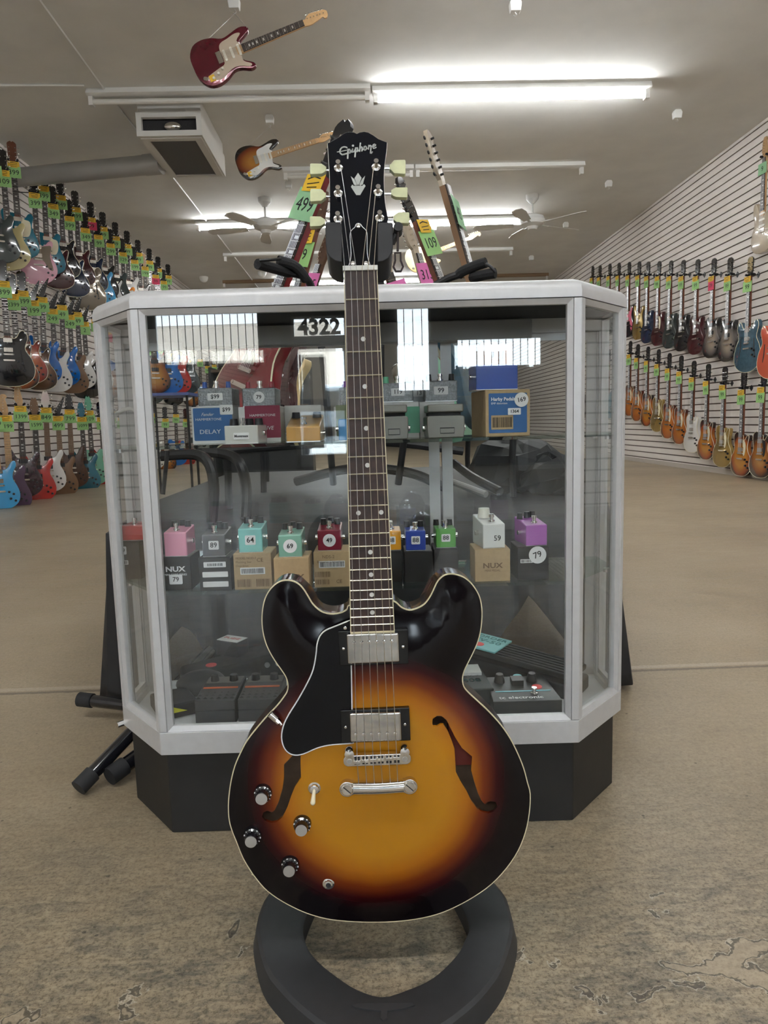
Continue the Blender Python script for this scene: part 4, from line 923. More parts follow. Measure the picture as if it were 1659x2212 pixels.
barcode(b5[0], -.018, .024, .026, .010, BRP); barcode(b5[0], -.018, .010, .024, .009, BRP); text('print', 'CE', .009, BRP, b5[0], (.012, -.0006, .010))
on_box(b5, 687, 738, 1145, 1196, DRD, 'dark red mini pedal tagged 49', knobs=K3, num='49', nrnd=True, slope=.006)
b6 = midbox(800, 868, 1192, 1258, BOXB, 'black carton under the orange pedal, right of the guitar neck')
on_box(b6, 825, 867, 1147, 1190, ORN, 'orange mini pedal tagged 88', knobs=((-.004, .6),), knobm=IVORYP, num='88', kr=.008, kh=.014)
b7 = midbox(874, 935, 1192, 1258, BOXB, 'black carton under the blue pedal')
on_box(b7, 877, 920, 1146, 1188, BLU, 'deep blue mini pedal tagged 88', knobs=((-.014, .8), (.012, .8)), num='88')
b8 = midbox(938, 990, 1186, 1250, BOXB, 'black carton under the green pedal')
on_box(b8, 942, 985, 1142, 1183, GRN, 'green mini pedal tagged 88', knobs=((-.014, .8), (.012, .8), (0, .55)), num='88')
b9 = midbox(1026, 1102, 1187, 1256, KRAFT, 'kraft carton under the white pedal, right side of the shelf')
text('print', 'NUX', .013, BRP, b9[0], (0, -.0006, b9[3]-.030), bold=.0004, sx=1.25); text('print', 'MINI PEDAL', .0055, BRP, b9[0], (0, -.0006, b9[3]-.039))
q9 = on_box(b9, 1043, 1092, 1132, 1182, WHE, 'white mini pedal tagged 59', knobs=((-.006, .62),), knobm=IVORYP, yaw=.12, d=.075, num=None, kr=.011, kh=.018, slope=.01)
text('price_writing', '59', .014, INK, q9, (.006, -.0008, .018))
b10 = midbox(1118, 1185, 1182, 1252, BOXB, 'dark carton under the purple pedal, right end of the shelf')
on_box(b10, 1136, 1183, 1134, 1180, PUR, 'purple mini pedal at the right end of the middle shelf', knobs=((-.016, .7), (0, .8), (.012, .85)), yaw=.12, d=.07, slope=.008)
sticker(b10[0], .008, .046, .032, .032, '79', .016, True, tilt=.35, y=-.0014); barcode(b10[0], -.012, .035, .02, .005, bgm=PAPER)
# ---- top shelf
def topbox(x0, x1, yt, yb, m, lb, d=.075, y=None):
    p, w, h = stand(x0, x1, yt, yb, ZS1, y)
    return carton(p, w, h, d, m, lb, group='cartons on the top shelf'), p, w, h
def panel(r, w, h, x, z, m, y=-.0005): return MB().prism(rrect(x-w/2, z-h/2, x+w/2, z+h/2, .002), y, y+.0004).build('printed_panel', m, r)
KB = C_('blue_knob', (.02, .10, .45)); KR = C_('red_knob', (.35, .01, .03)); KG = C_('green_knob', (.12, .50, .28)); KC = mat('copper_knob', (.45, .24, .14), .25, .9)
H2 = ((-.022, .25), (.022, .25))
t1 = topbox(414, 502, 879, 950, BOXW, 'white carton with blue label reading delay', y=1.33)
panel(t1[0], .072, .060, .002, .036, GBLUE); text('print', 'Fender', .008, PAPER, t1[0], (-.008, -.0012, .054), shear=.4); text('print', 'HAMMERTONE', .0065, PAPER, t1[0], (-.006, -.0012, .045), sx=1.1); text('print', 'DELAY', .011, PAPER, t1[0], (-.004, -.0012, .022), sx=1.2)
sticker(t1[0], .028, .062, .024, .018, '$99', .010, y=-.0016)
on_box(t1, 428, 503, 838, 876, HAM, 'hammered grey pedal with blue knobs tagged 99 dollars', d=.07, knobs=H2, knobm=KB, num='$99', kr=.0045, kh=.012, jacks=False)
t2 = topbox(516, 606, 879, 950, BOXW, 'white carton with maroon label behind the pale pedal', y=1.34)
panel(t2[0], .066, .060, .006, .038, GMAR); text('print', 'HAMMERTONE', .0065, PAPER, t2[0], (.006, -.0012, .050), sx=1.1); text('print', 'DRIVE', .010, PAPER, t2[0], (.012, -.0012, .026), shear=.2)
on_box(t2, 524, 596, 838, 876, HAM, 'hammered grey pedal with red knobs tagged 79', d=.07, knobs=H2, knobm=KR, num='79', nrnd=True, kr=.0045, kh=.012, jacks=False)
p, w, h = stand(484, 558, 919, 956, ZS1, y=1.27)
q = pedal(p, w, h, .075, CRM, 'pale grey pedal with three black knobs on the top shelf', knobs=((-.022, .5), (.006, .55), (.024, .5)), knobm=BLACK_P, kr=.0075, kh=.012, yaw=-.06)
sticker(q, 0, h*.42, .028, .012, 'Montreux', .0062)
p, w, h = stand(623, 668, 890, 953, ZS1, y=1.31)
t3 = topbox(614, 694, 876, 900, BOXW, 'white carton behind the ochre pedal', y=1.40)
t3[0].children[0].scale = (1, 1, 1)
p, w, h = stand(618, 692, 922, 950, ZS1, y=1.30)
q = pedal(p, w, h, .10, TAN, 'ochre pedal lying on the top shelf left of the guitar neck', slope=.022, knobs=((-.02, .75), (.02, .75)), kr=.008)
t4 = topbox(722, 800, 878, 948, BOXW, 'white carton behind the guitar neck, top shelf', y=1.34)
panel(t4[0], .06, .058, 0, .036, mat('olive_print', (.20, .24, .12), .6))
on_box(t4, 734, 805, 836, 876, HAM, 'hammered grey pedal with purple knobs behind the neck', d=.07, knobs=H2, knobm=C_('purple_knob', (.2, .03, .3)), kr=.0045, kh=.012, jacks=False)
p, w, h = stand(731, 775, 905, 948, ZS1, y=1.275)
pedal(p, w, h, .05, C_('azure_enamel', (.02, .20, .46)), 'azure blue pedal left of the guitar neck, top shelf', knobs=(), yaw=0, sw=False)
t5 = topbox(829, 905, 869, 940, BOXW, 'white carton under the pedal tagged 119', y=1.36)
panel(t5[0], .03, .05, .02, .034, C_('green_print', (.10, .45, .25)))
on_box(t5, 827, 893, 827, 868, HAM, 'hammered grey pedal with green knobs tagged 119', d=.07, knobs=H2, knobm=KG, num='119', kr=.0055, kh=.013, jacks=False)
t6 = topbox(907, 982, 868, 938, BOXW, 'white carton under the pedal with black knobs', y=1.36)
on_box(t6, 918, 988, 822, 866, HAM, 'hammered grey pedal with black knobs tagged 99', d=.07, knobs=H2, knobm=BLACK_P, num='99', kr=.0055, kh=.013, jacks=False)
p6 = t6[1]; a = atY(893, 868, 1.41); pedal(Vector((a.x+.012, 1.418, ZS1+t6[3]+.0012)), .055, .035, .05, DGR, 'dark pedal with red knobs between the two grey ones', knobs=((-.018, .3), (.018, .3)), knobm=KR, num='13', kr=.005, kh=.012, jacks=False, numsz=.012)
def bosslike(x0, x1, yt, yb, lb, y):
    p, w, h = stand(x0, x1, yt, yb, ZS1, y); r = empty('effects_pedal', p, (0, 0, CW+.03)); tag(r, lb, 'pedal', 'effects pedals in the counter')
    o = [(-w*.47, 0), (w*.47, 0), (w*.5, h*.25), (w*.5, h*.62), (w*.45, h*.66), (-w*.45, h*.66), (-w*.5, h*.62), (-w*.5, h*.25)]
    MB().prism(o, 0, .07).build('enclosure', BRN, r, bevel=.003)
    MB().prism([(-w*.48, h*.76), (w*.48, h*.76), (w*.48, h), (-w*.48, h)], .002, .07).build('treadle', BRN, r, bevel=.003)
    MB().bounds((-w*.42, .012, h*.6), (w*.42, .066, h*.8)).build('gap', BLACK_M, r)
    MB().prism([(-w*.46, h*.50), (w*.46, h*.50), (w*.46, h*.53), (-w*.46, h*.53)], -.0012, .001).build('seam', BRN, r)
    MB().tube([(-w*.15, -.0005, h*.30), (-w*.15, -.0005, h*.14), (w*.22, -.0005, h*.14), (w*.22, -.0005, h*.30)], .0007, 5, True).build('battery_panel', BLACK_M, r)
    for s in (-1, 1): MB().cyl((s*w*.5, .03, h*.3), (s*(w*.5+.005), .03, h*.3), .006, 12).build('jack', CHROME, r)
    return r
bosslike(815, 882, 874, 945, 'bronze grey treadle pedal just right of the guitar neck', 1.275); bosslike(922, 1004, 873, 944, 'bronze grey treadle pedal left of the kraft carton', 1.275)
t7 = topbox(1048, 1146, 842, 938, KRAFT, 'kraft carton with a blue label tagged 169', d=.11, y=1.29)
t7[0].rotation_euler.z += .10
w7, h7 = t7[2], t7[3]; panel(t7[0], w7*.86, h7*.86, 0, h7*.5, GBLUE)
text('print', 'Harby Pedals', .0085, PAPER, t7[0], (-w7*.38, -.0012, h7*.80), align='LEFT', bold=.0002); text('print', 'EMP distortion', .005, PAPER, t7[0], (-w7*.38, -.0012, h7*.71), align='LEFT')
barcode(t7[0], -w7*.13, h7*.30, w7*.44, h7*.22, bgm=KRAFT); sticker(t7[0], w7*.30, h7*.78, .026, .026, '169', .011, True, tilt=.15, y=-.0022); sticker(t7[0], w7*.14, h7*.53, .024, .012, '1364', .008, y=-.0022)
q = on_box(t7, 1028, 1120, 787, 834, COB, 'cobalt blue pedal with copper knobs, right end of top shelf', d=.06, knobs=((-.025, .4), (.008, .6), (.024, .4)), knobm=KC, kr=.009, kh=.026, yaw=.10, sw=True)
cbl = empty('white_cable', (-.47, 1.46, ZS1)); tag(cbl, 'white cable arching up from the top shelf behind the left side glass', 'cable')
cp_ = [atY(px, py, 1.45)-cbl.location for px, py in ((231, 962), (232, 935), (238, 912), (250, 895), (266, 885), (282, 882), (296, 890), (304, 915), (306, 962))]
cp_[0].z = cp_[-1].z = .004
MB().tube(cp_, .0042, 10).build('cable', WHITE_P, cbl)
# ---- bottom deck
def dpos(px, py, dz=0): return atZ(px, py, ZD+dz)
dual = empty('effects_pedal', dpos(513, 1564), (0, 0, CW)); tag(dual, 'large dark twin pedal with orange print at lower left', 'pedal')
for s in (-1, 1):
    x = s*.041
    u = MB(); u.add([(x-.0385, 0, 0), (x+.0385, 0, 0), (x+.0385, .12, 0), (x-.0385, .12, 0), (x-.0385, 0, .048), (x+.0385, 0, .048), (x+.0385, .075, .052), (x-.0385, .075, .052), (x+.0385, .12, .05), (x-.0385, .12, .05)],
          [(0, 3, 2, 1), (4, 5, 6, 7), (7, 6, 8, 9), (0, 1, 5, 4), (1, 2, 8, 6, 5), (2, 3, 9, 8), (3, 0, 4, 7, 9)])
    u.build('enclosure', mat('charcoal_box', (.035, .035, .037), .5), dual, bevel=.002)
    MB().bounds((x-.0385, -.001, .0265), (x+.0385, .0005, .028)).build('seam', BLACK_M, dual)
    t_ = MB()
    for k in range(6):
        for j in range(3): cx = x-.032+k*.0128; t_.add([(cx-.005, .006+j*.013, .0486), (cx, .013+j*.013, .0494), (cx+.005, .006+j*.013, .0486), (cx, .010+j*.013, .0512)], [(0, 1, 3), (1, 2, 3), (0, 3, 2)])
    t_.build('rubber_tread', BLACK_P, dual)
    MB().bounds((x-.034, .052, .0512), (x+.034, .0585, .0525)).build('orange_print', mat('orange_print', (.62, .13, .04), .5), dual)
    MB().bounds((x-.035, .080, .0505), (x+.035, .116, .052)).build('control_plate', mat('grey_plate', (.16, .15, .14), .5), dual)
    for kx in (-.02, .018): MB().lathe([(.009, 0), (.0075, .012), (.0001, .012)], (x+kx, .095, .052)).build('knob', BLACK_P, dual)
lb_ = empty('effects_pedal', dpos(392, 1550), (0, 0, .5)); tag(lb_, 'black box corner at the lower left of the counter deck', 'pedal')
MB().bounds((-.04, 0, 0), (.035, .09, .028)).build('enclosure', BLACK_P, lb_, bevel=.004)
MB().prism([(-.02, 0), (.012, 0), (-.02, .014)], -.001, .0005, M=Matrix.Translation((0, .0, .012))).build('yellow_label', mat('yellow_label', (.75, .72, .04), .6), lb_)
# wah pedal lying diagonal behind the twin pedal
wl = empty('wah_pedal', dpos(505, 1478)+Vector((-.0, .06, 0)), (0, 0, .28)); tag(wl, 'long black foot pedal with a red dot, lower left', 'pedal')
MB().prism([(-.13, 0), (.13, 0), (.13, .062), (-.08, .030), (-.125, .024)], -.045, .045).build('treadle', BLACK_M, wl, bevel=.008)
MB().cyl((-.06, -.015, .0345), (-.06, -.015, .0362), .012, 20).build('red_dot', mat('red_dot', (.8, .08, .08), .6), wl)
for k in (.06, .085): MB().cyl((k, -.045, .03), (k, -.050, .03), .006, 14).build('jack', STEEL, wl)
bag = empty('pouch', dpos(440, 1520)+Vector((-.015, .05, 0)), (0, 0, .2)); tag(bag, 'soft black pouch left of the twin pedal', 'bag')
MB().ball((0, 0, .026), .045, (1.15, .9, .58), 16, 10).build('pouch_body', CLOTH, bag)
sb = empty('carton', dpos(478, 1430)+Vector((.0, .02, .05)), (0, 0, -.5)); tag(sb, 'small black box with red and white top resting on the foot pedal', 'box')
sb.location = wl.matrix_basis @ Vector((-.008, .02, .043)); MB().bounds((-.030, -.02, 0), (.030, .02, .036)).build('box', BLACK_P, sb, bevel=.002)
MB().bounds((-.029, -.019, .0362), (.029, .019, .0374)).build('label', PAPER, sb); text('print', 'FUZZ', .014, mat('red_print', (.6, .05, .06), .6), sb, (0, 0, .0378), (0, 0, 0), sx=1.3)
# teal-carded wah on the right
wr = empty('wah_pedal', dpos(1180, 1500)+Vector((-.035, .065, 0)), (0, 0, -.62)); tag(wr, 'black ribbed volume pedal with a teal card, lower right', 'pedal')
MB().prism([(-.12, 0), (.13, 0), (.13, .03), (-.11, .055)], -.045, .045).build('base', BLACK_P, wr, bevel=.005)
tr = MB(Matrix.Translation((0, 0, .052)) @ Matrix.Rotation(.10, 4, 'Y'))
tr.bounds((-.125, -.043, 0), (.125, .043, .012)); 
trd = tr.build('treadle', BLACK_P, wr, bevel=.003)
tr = MB(Matrix.Translation((0, 0, .052)) @ Matrix.Rotation(.10, 4, 'Y'))
for k in range(6): tr.bounds((-.12, -.037+k*.0135, .012), (.12, -.031+k*.0135, .0145))
tr.build('rubber_rib', BLACK_M, trd)
TC_ = mat('teal_card', (.24, .60, .62), .5)
cardm = Matrix.Translation((0, 0, .052)) @ Matrix.Rotation(.10, 4, 'Y')
cd_ = empty('info_card', wr.location, wr.rotation_euler); cd_.matrix_basis = wr.matrix_basis @ cardm @ Matrix.Translation((-.085, 0, .0148)); tag(cd_, 'teal instruction card lying on the volume pedal', 'card')
MB().bounds((-.04, -.045, 0), (.04, .045, .004)).build('card', TC_, cd_, bevel=.001)
text('print', 'ORDER', .018, mat('dark_teal_print', (.03, .2, .2), .6), cd_, (0, .028, .0043), (0, 0, 0), sx=1.2); text('print', 'FV-50', .024, MATS['dark_teal_print'], cd_, (0, .004, .0043), (0, 0, 0), sx=1.1)
MB().cyl((-.008, -.024, .0041), (-.008, -.024, .0046), .012, 20).build('red_dot', MATS['red_dot'], cd_)
tce = empty('effects_pedal', dpos(1140, 1547), (0, 0, CW)); tag(tce, 'wide charcoal pedal with a teal line, lower right', 'pedal')
u = MB(); w_ = .066; u.add([(-w_, 0, 0), (w_, 0, 0), (w_-.012, .105, 0), (-w_+.004, .105, 0), (-w_, 0, .030), (w_, 0, .030), (w_-.012, .105, .040), (-w_+.004, .105, .040)], [(0, 3, 2, 1), (4, 5, 6, 7), (0, 1, 5, 4), (1, 2, 6, 5), (2, 3, 7, 6), (3, 0, 4, 7)])
u.build('enclosure', mat('charcoal_metal', (.05, .055, .058), .4, .3), tce, bevel=.0015)
TM = Matrix.Translation((0, 0, .0302)) @ Matrix.Rotation(math.atan2(.01, .105), 4, 'X')
MB(TM).bounds((-.055, .038, 0), (.053, .0405, .0008)).build('teal_line', mat('teal_line', (.25, .65, .75), .3), tce)
text('print', 'tc electronic', .0145, PAPER, tce, (-.01, .012, .0322), (.09, 0, 0), sx=1.15, bold=.0002)
MB(TM).lathe([(.0001, 0), (.007, 0), (.007, .004), (.0035, .005), (.0035, .010), (.0048, .011), (.0048, .014), (.0001, .014)], (.018, .026, 0)).build('foot_switch', CHROME, tce)
MB(TM).cyl((.030, .056, 0), (.030, .056, .0006), .010, 20).build('red_dot', MATS['red_dot'], tce)
for x in (-.04, .025): MB(TM).lathe([(.011, 0), (.0095, .008), (.007, .017), (.0001, .017)], (x, .082, 0)).build('knob', BLACK_P, tce)
MB(TM).bounds((-.018, .062, 0), (.005, .085, .011)).build('toggle', BLACK_P, tce)
tcb = MB(TM).cyl((.0, .100, 0), (.0, .100, .003), .009, 16).build('teal_dot', TC_, tce)
dk = empty('effects_pedal', dpos(1030, 1536)+Vector((.002, .01, 0)), (0, 0, .06)); tag(dk, 'flat dark pedal half hidden behind the guitar waist, lower right', 'pedal')
MB().bounds((-.04, 0, 0), (.035, .12, .040)).build('enclosure', mat('dark_teal_metal', (.025, .035, .036), .45, .2), dk, bevel=.003)
text('print', 'OD\n808', .026, BLACK_G, dk, (0, .06, .0405), (0, 0, 0))
wc = MB().bounds((-.03, 0, 0), (.022, .05, .006)).build('info_card', PAPER); wc.location = dk.location+Vector((0, .075, .0405)); tag(wc, 'small white card on the dark pedal at lower right', 'card')
for o_ in (dual, lb_, wl, bag, wr, tce, dk): o_.location.z = ZD+.0005
WOODIN2 = mat('bare_maple_inside', (.20, .13, .085), .8, 0, .2, 40)
# ================================================================== THE MAIN GUITAR
GA = math.radians(1.2)
GM4 = Matrix.Translation((0, .902, .077)) @ Matrix.Rotation(-GA, 4, 'X')
def surf(Mw, px, py, off=0):
    """where the sight line of a photo pixel meets the plane y = -off of a part's own frame"""
    Mi = Mw.inverted(); o = Mi @ CAM; d = Mi.to_3x3() @ ray(px, py); t = (-off-o.y)/d.y; p = o+d*t; return (p.x, p.z)
def G(px, py, n=0): return surf(GM4, px, py, n)
def z2(x, y): return 480+x/2.44, 1200+y/2.44
def z4(x, y): return 700+x/5.53, 1340+y/5.53
def zh(x, y): return 640+x/5.925, 260+y/5.925
MG = empty('semi_hollow_guitar'); MG.matrix_world = GM4; tag(MG, 'sunburst semi-hollow electric guitar standing upright in the foreground', 'guitar')
raw = [(668, 262), (655, 285), (620, 302), (570, 307), (520, 292), (480, 257), (455, 217), (430, 177), (400, 147), (360, 131), (320, 131), (285, 146), (250, 180), (225, 225), (212, 280), (208, 340), (213, 400), (228, 460), (250, 510), (280, 560), (312, 605), (335, 642), (345, 680), (340, 718), (315, 757), (280, 800), (230, 852), (180, 910), (130, 975), (95, 1040), (65, 1110), (45, 1190), (34, 1270), (31, 1330), (33, 1390), (45, 1430+38), (62, 1470+50), (90, 1560), (112, 1600), (160, 1680), (220, 1753), (290, 1808), (370, 1853), (450, 1888), (550, 1916), (660, 1929), (780, 1934), (900, 1931), (1020, 1918), (1130, 1893), (1230, 1853), (1330, 1798), (1420, 1733), (1500, 1648), (1560, 1558), (1600, 1458), (1620, 1358), (1625, 1258), (1610, 1195), (1590, 1120), (1560, 1045), (1520, 965), (1470, 892), (1410, 825), (1350, 768), (1300, 722), (1275, 690), (1268, 650), (1277, 608), (1300, 560), (1325, 510), (1350, 450), (1366, 380), (1371, 300), (1363, 235), (1345, 190), (1315, 147), (1280, 117), (1240, 101), (1200, 96), (1165, 106), (1135, 135), (1115, 175), (1095, 215), (1065, 255), (1025, 278), (985, 286), (945, 272), (905, 240), (840, 246), (740, 258)]
raw[33:39] = [(31, 1335), (36, 1398), (50, 1450), (72, 1505), (110, 1598), (160, 1680)]
OUTL = spline([G(*z2(*p)) for p in raw], 3)
fr_ = [(1105, 880), (1108, 855), (1130, 840), (1155, 842), (1180, 862), (1200, 900), (1225, 950), (1262, 1008), (1315, 1052), (1310, 1125), (1325, 1180), (1342, 1235), (1362, 1280), (1382, 1303), (1395, 1292), (1415, 1286), (1440, 1293), (1450, 1318), (1430, 1343), (1400, 1351), (1370, 1343), (1340, 1323), (1308, 1278), (1285, 1230), (1250, 1173), (1228, 1128), (1226, 1080), (1222, 1010), (1205, 960), (1185, 915), (1165, 885), (1150, 884), (1130, 895), (1112, 893)]
fl_ = [(327, 1095), (328, 1160), (320, 1218), (300, 1288), (280, 1330), (266, 1345), (240, 1338), (218, 1348), (210, 1373), (226, 1391), (260, 1401), (290, 1395), (320, 1368), (345, 1318), (365, 1258), (385, 1208), (418, 1160), (415, 1098), (415, 1040), (418, 980), (400, 978), (370, 1050)]
FH = [[G(*z2(*p), .004) for p in fr_], [G(*z2(*p), .004) for p in fl_]]
def inside(p, poly):
    c = False; x, y = p; j = len(poly)-1
    for i in range(len(poly)):
        xi, yi = poly[i]; xj, yj = poly[j]
        if (yi > y) != (yj > y) and x < (xj-xi)*(y-yi)/(yj-yi)+xi: c = not c
        j = i
    return c
def dist(p, poly):
    b = 9; px, py = p
    for i in range(len(poly)):
        x0, y0 = poly[i-1]; x1, y1 = poly[i]; dx, dy = x1-x0, y1-y0; t = max(0, min(1, ((px-x0)*dx+(py-y0)*dy)/(dx*dx+dy*dy+1e-12)))
        b = min(b, (px-x0-dx*t)**2+(py-y0-dy*t)**2)
    return math.sqrt(b)
def arch(d): return .011*(1-math.exp(-(max(0, d-.004)/.045)**1.5))
xs_ = [p[0] for p in OUTL]; zs2 = [p[1] for p in OUTL]
pts = []; st_ = .0095; x = min(xs_)
while x < max(xs_):
    z = min(zs2)
    while z < max(zs2):
        p = (x, z)
        if inside(p, OUTL) and dist(p, OUTL) > .005 and not any(inside(p, f) or dist(p, f) < .003 for f in FH): pts.append(p)
        z += st_
    x += st_
allp = OUTL + FH[0] + FH[1] + pts; n0, n1, n2 = len(OUTL), len(FH[0]), len(FH[1]); ed = []
for s, n in ((0, n0), (n0, n1), (n0+n1, n2)): ed += [(s+i, s+(i+1) % n) for i in range(n)]
vo, eo, fo, *_r = delaunay_2d_cdt([Vector(p) for p in allp], ed, [], 0, 1e-6)
mb = MB(); hz_ = [arch(dist(tuple(v), OUTL)) for v in vo]
keep = []
for f in fo:
    c = sum((vo[i] for i in f), Vector((0, 0)))/len(f)
    if inside(tuple(c), OUTL) and not any(inside(tuple(c), h) for h in FH): keep.append(tuple(f))
mb.add([(v.x, -h, v.y) for v, h in zip(vo, hz_)], keep)
# the plate's thickness round the sound holes
for h in FH:
    n = len(h); vs = [(p[0], -arch(dist(p, OUTL)), p[1]) for p in h] + [(p[0], -arch(dist(p, OUTL))+.005, p[1]) for p in h]
    mb.add(vs, [(i, (i+1) % n, n+(i+1) % n, n+i) for i in range(n)])
bc = G(815, 1688); k_ = .955/1530
TOPM = burst('vintage_sunburst', [(.30, (.50, .215, .012)), (.385, (.42, .14, .008)), (.45, (.17, .028, .006)), (.505, (.035, .004, .005)), (.56, (.006, .004, .005))], cx=bc[0], cv=bc[1], rx=258*k_, rv=262*k_, rough=.1)
TOPM.node_tree.nodes['Principled BSDF'].inputs['Coat Weight'].default_value = 0; TOPM.node_tree.nodes['Principled BSDF'].inputs['Specular IOR Level'].default_value = .3
mb.build('top', TOPM, MG)
RIM = mat('dark_rim_finish', (.045, .015, .006), .14)
m = MB(); n = len(OUTL)
vs = [(p[0], 0.0, p[1]) for p in OUTL] + [(p[0], .046, p[1]) for p in OUTL]
cx_, cz_ = sum(xs_)/n, sum(zs2)/n
vs += [(cx_+(p[0]-cx_)*.93, .056, cz_+(p[1]-cz_)*.95) for p in OUTL]
m.add(vs, [(i, (i+1) % n, n+(i+1) % n, n+i) for i in range(n)] + [(n+i, n+(i+1) % n, 2*n+(i+1) % n, 2*n+i) for i in range(n)] + [tuple(range(2*n, 3*n))])
m.build('rim_and_back', RIM, MG)
bdm = MB(); bo_ = []
for i, p in enumerate(OUTL):
    t = (Vector(OUTL[(i+1) % len(OUTL)])-Vector(OUTL[i-1])).normalized(); bo_.append((t.y, -t.x))
sgn_ = -1 if inside((OUTL[0][0]+bo_[0][0]*.004, OUTL[0][1]+bo_[0][1]*.004), OUTL) else 1
def orow(d, y): return [(p[0]+sgn_*q_[0]*d, y, p[1]+sgn_*q_[1]*d) for p, q_ in zip(OUTL, bo_)]
n = len(OUTL); bdm.add(orow(-.0011, -.0002)+orow(.0002, -.0002)+orow(.0004, .0003)+orow(.0004, .0024)+orow(-.0003, .0026), [(k*n+i, (k+1)*n+i, (k+1)*n+(i+1) % n, k*n+(i+1) % n) for k in range(4) for i in range(n)])
bdm.build('binding', mat('aged_binding', (.72, .64, .42), .35), MG)
inn = MB(); sc_ = [(cx_+(p[0]-cx_)*.97, cz_+(p[1]-cz_)*.97) for p in OUTL[::3]]
inn.prism(sc_, .036, .038); inn.build('inside_back', WOODIN2, MG)
c0 = G(*z2(1200, 1010)); c1 = G(*z2(1330, 1120))
MB().bounds((c0[0], .010, c1[1]), (c1[0]+.004, .035, c0[1]+.04)).build('centre_block', mat('red_block', (.17, .02, .012), .6, 0, .2, 30), MG)
# pickguard
pg = [(677, 340), (600, 372), (545, 395), (515, 425), (500, 470), (495, 520), (480, 600), (450, 670), (400, 760), (350, 840), (322, 900), (313, 960), (325, 1010), (350, 1040), (385, 1052), (430, 1045), (500, 1015), (560, 1000), (625, 994), (690, 990), (684, 810), (680, 580), (678, 400)]
PGn = .0145
pgp = spline([G(*z2(*p), PGn) for p in pg[:20]], 3, False) + [G(*z2(*p), PGn) for p in pg[20:]]
pgo = MB().prism(pgp, -PGn, -PGn+.0018).build('pickguard', mat('pickguard_black', (.004, .004, .006), .10, spec=.3), MG)
MB().tube([(p[0], -PGn+.0004, p[1]) for p in pgp], .0010, 5, True).build('pickguard_edge', PAPER, pgo)
s_ = G(*z2(648, 383), PGn+.002); MB().lathe([(.0028, 0), (.0022, .0014), (.0001, .0018)], (s_[0], -PGn, s_[1]), 'y', 12).build('screw', NICKEL, pgo)
# bracket bolt at the waist
bo = G(*z2(262, 838), .004); b2_ = G(*z2(315, 890), .006)
mb = MB(); mb.cyl((bo[0]-.002, -.006, bo[1]+.002), (bo[0]+.006, -.006, bo[1]-.006), .0055, 12); mb.cyl((bo[0]+.005, -.006, bo[1]-.005), (bo[0]+.010, -.007, bo[1]-.010), .0042, 8); mb.cyl((bo[0]+.010, -.007, bo[1]-.010), (b2_[0], -.010, b2_[1]), .0013, 6)
mb.build('guard_bracket', CHROME, MG)
# neck
def FBn(py): return .0105+.0075*(py-577)/(1366-577)
NL, NR, EL, ER = [G(*p, FBn(p[1])) for p in ((743.2, 585), (814.8, 584), (757, 1367), (852.5, 1364))]
nv = (NL[1]+NR[1])/2; ev = (EL[1]+ER[1])/2; nn_, en_ = FBn(577), FBn(1366)
def fb(v, s):   # point on the board at height v, s in -1..1 across
    t = (nv-v)/(nv-ev); a = NL[0]+(EL[0]-NL[0])*t; b = NR[0]+(ER[0]-NR[0])*t; return (a+b)/2+s*(b-a)/2, -(nn_+(en_-nn_)*t)
def strip4(mb, v0, v1, s0, s1, t0, t1):
    vs = []
    for v in (v0, v1):
        for s in (s0, s1):
            x, y = fb(v, s); vs += [(x, y-t0, v), (x, y-t1, v)]
    mb.add(vs, [(0, 2, 3, 1), (4, 5, 7, 6), (0, 1, 5, 4), (2, 6, 7, 3), (1, 3, 7, 5), (0, 4, 6, 2)])
mb = MB(); sec = 10; vs = []
for v in (nv, nv-.08, nv-.2, ev+.12, ev+.07, ev):
    for k in range(sec+1):
        a = PI*k/sec; x, y = fb(v, math.cos(a)); dp = (.017 if v > ev+.1 else .04)*(math.sin(a)**.8); vs.append((x, y+.005+dp, v))
q = sec+1; mb.add(vs, [(i*q+k, i*q+k+1, (i+1)*q+k+1, (i+1)*q+k) for i in range(5) for k in range(sec)] + [(i*q, (i+1)*q, (i+1)*q+sec, i*q+sec) for i in range(5)] + [tuple(range(q)), tuple(range(5*q, 6*q))])
neck = mb.build('neck', mat('neck_dark_finish', (.06, .018, .008), .15, coat=1), MG)
mb = MB(); strip4(mb, nv, ev, -1, 1, -.006, 0); fbo = mb.build('fretboard', mat('laurel_board', (.042, .021, .017), .5, 0, .4, 90, .15), neck)
mb = MB()
for s in (-1, 1): strip4(mb, nv, ev, s*.985-.02, s*.985+.02, -.006, .0003)
strip4(mb, ev+.0012, ev-.0008, -1, 1, -.006, .0003); mb.build('binding', MATS['aged_binding'], fbo)
BRV = G(*z4(585, 1640), .030)[1]; SL = nv-BRV
mb = MB(); FR = [nv]
for k in range(1, 23):
    v = nv-SL*(1-2**(-k/12)); FR.append(v)
    if v > ev+.002: a = fb(v, -.97); b = fb(v, .97); mb.cyl((a[0], a[1]-.0004, v), (b[0], b[1]-.0004, v), .0011, 8)
mb.build('fret_wires', mat('fret_nickel', (.80, .76, .62), .2, .9), fbo)
for k in (3, 5, 7, 9, 12, 15, 17, 19, 21):
    v = (FR[k]+FR[k-1])/2
    for s in ((-.5, .62) if k == 12 else (0.02,)):
        x, y = fb(v, s); MB().cyl((x, y+.0005, v), (x, y-.0003, v), .0030, 16).build('inlay', PEARLW, fbo, smooth=False)
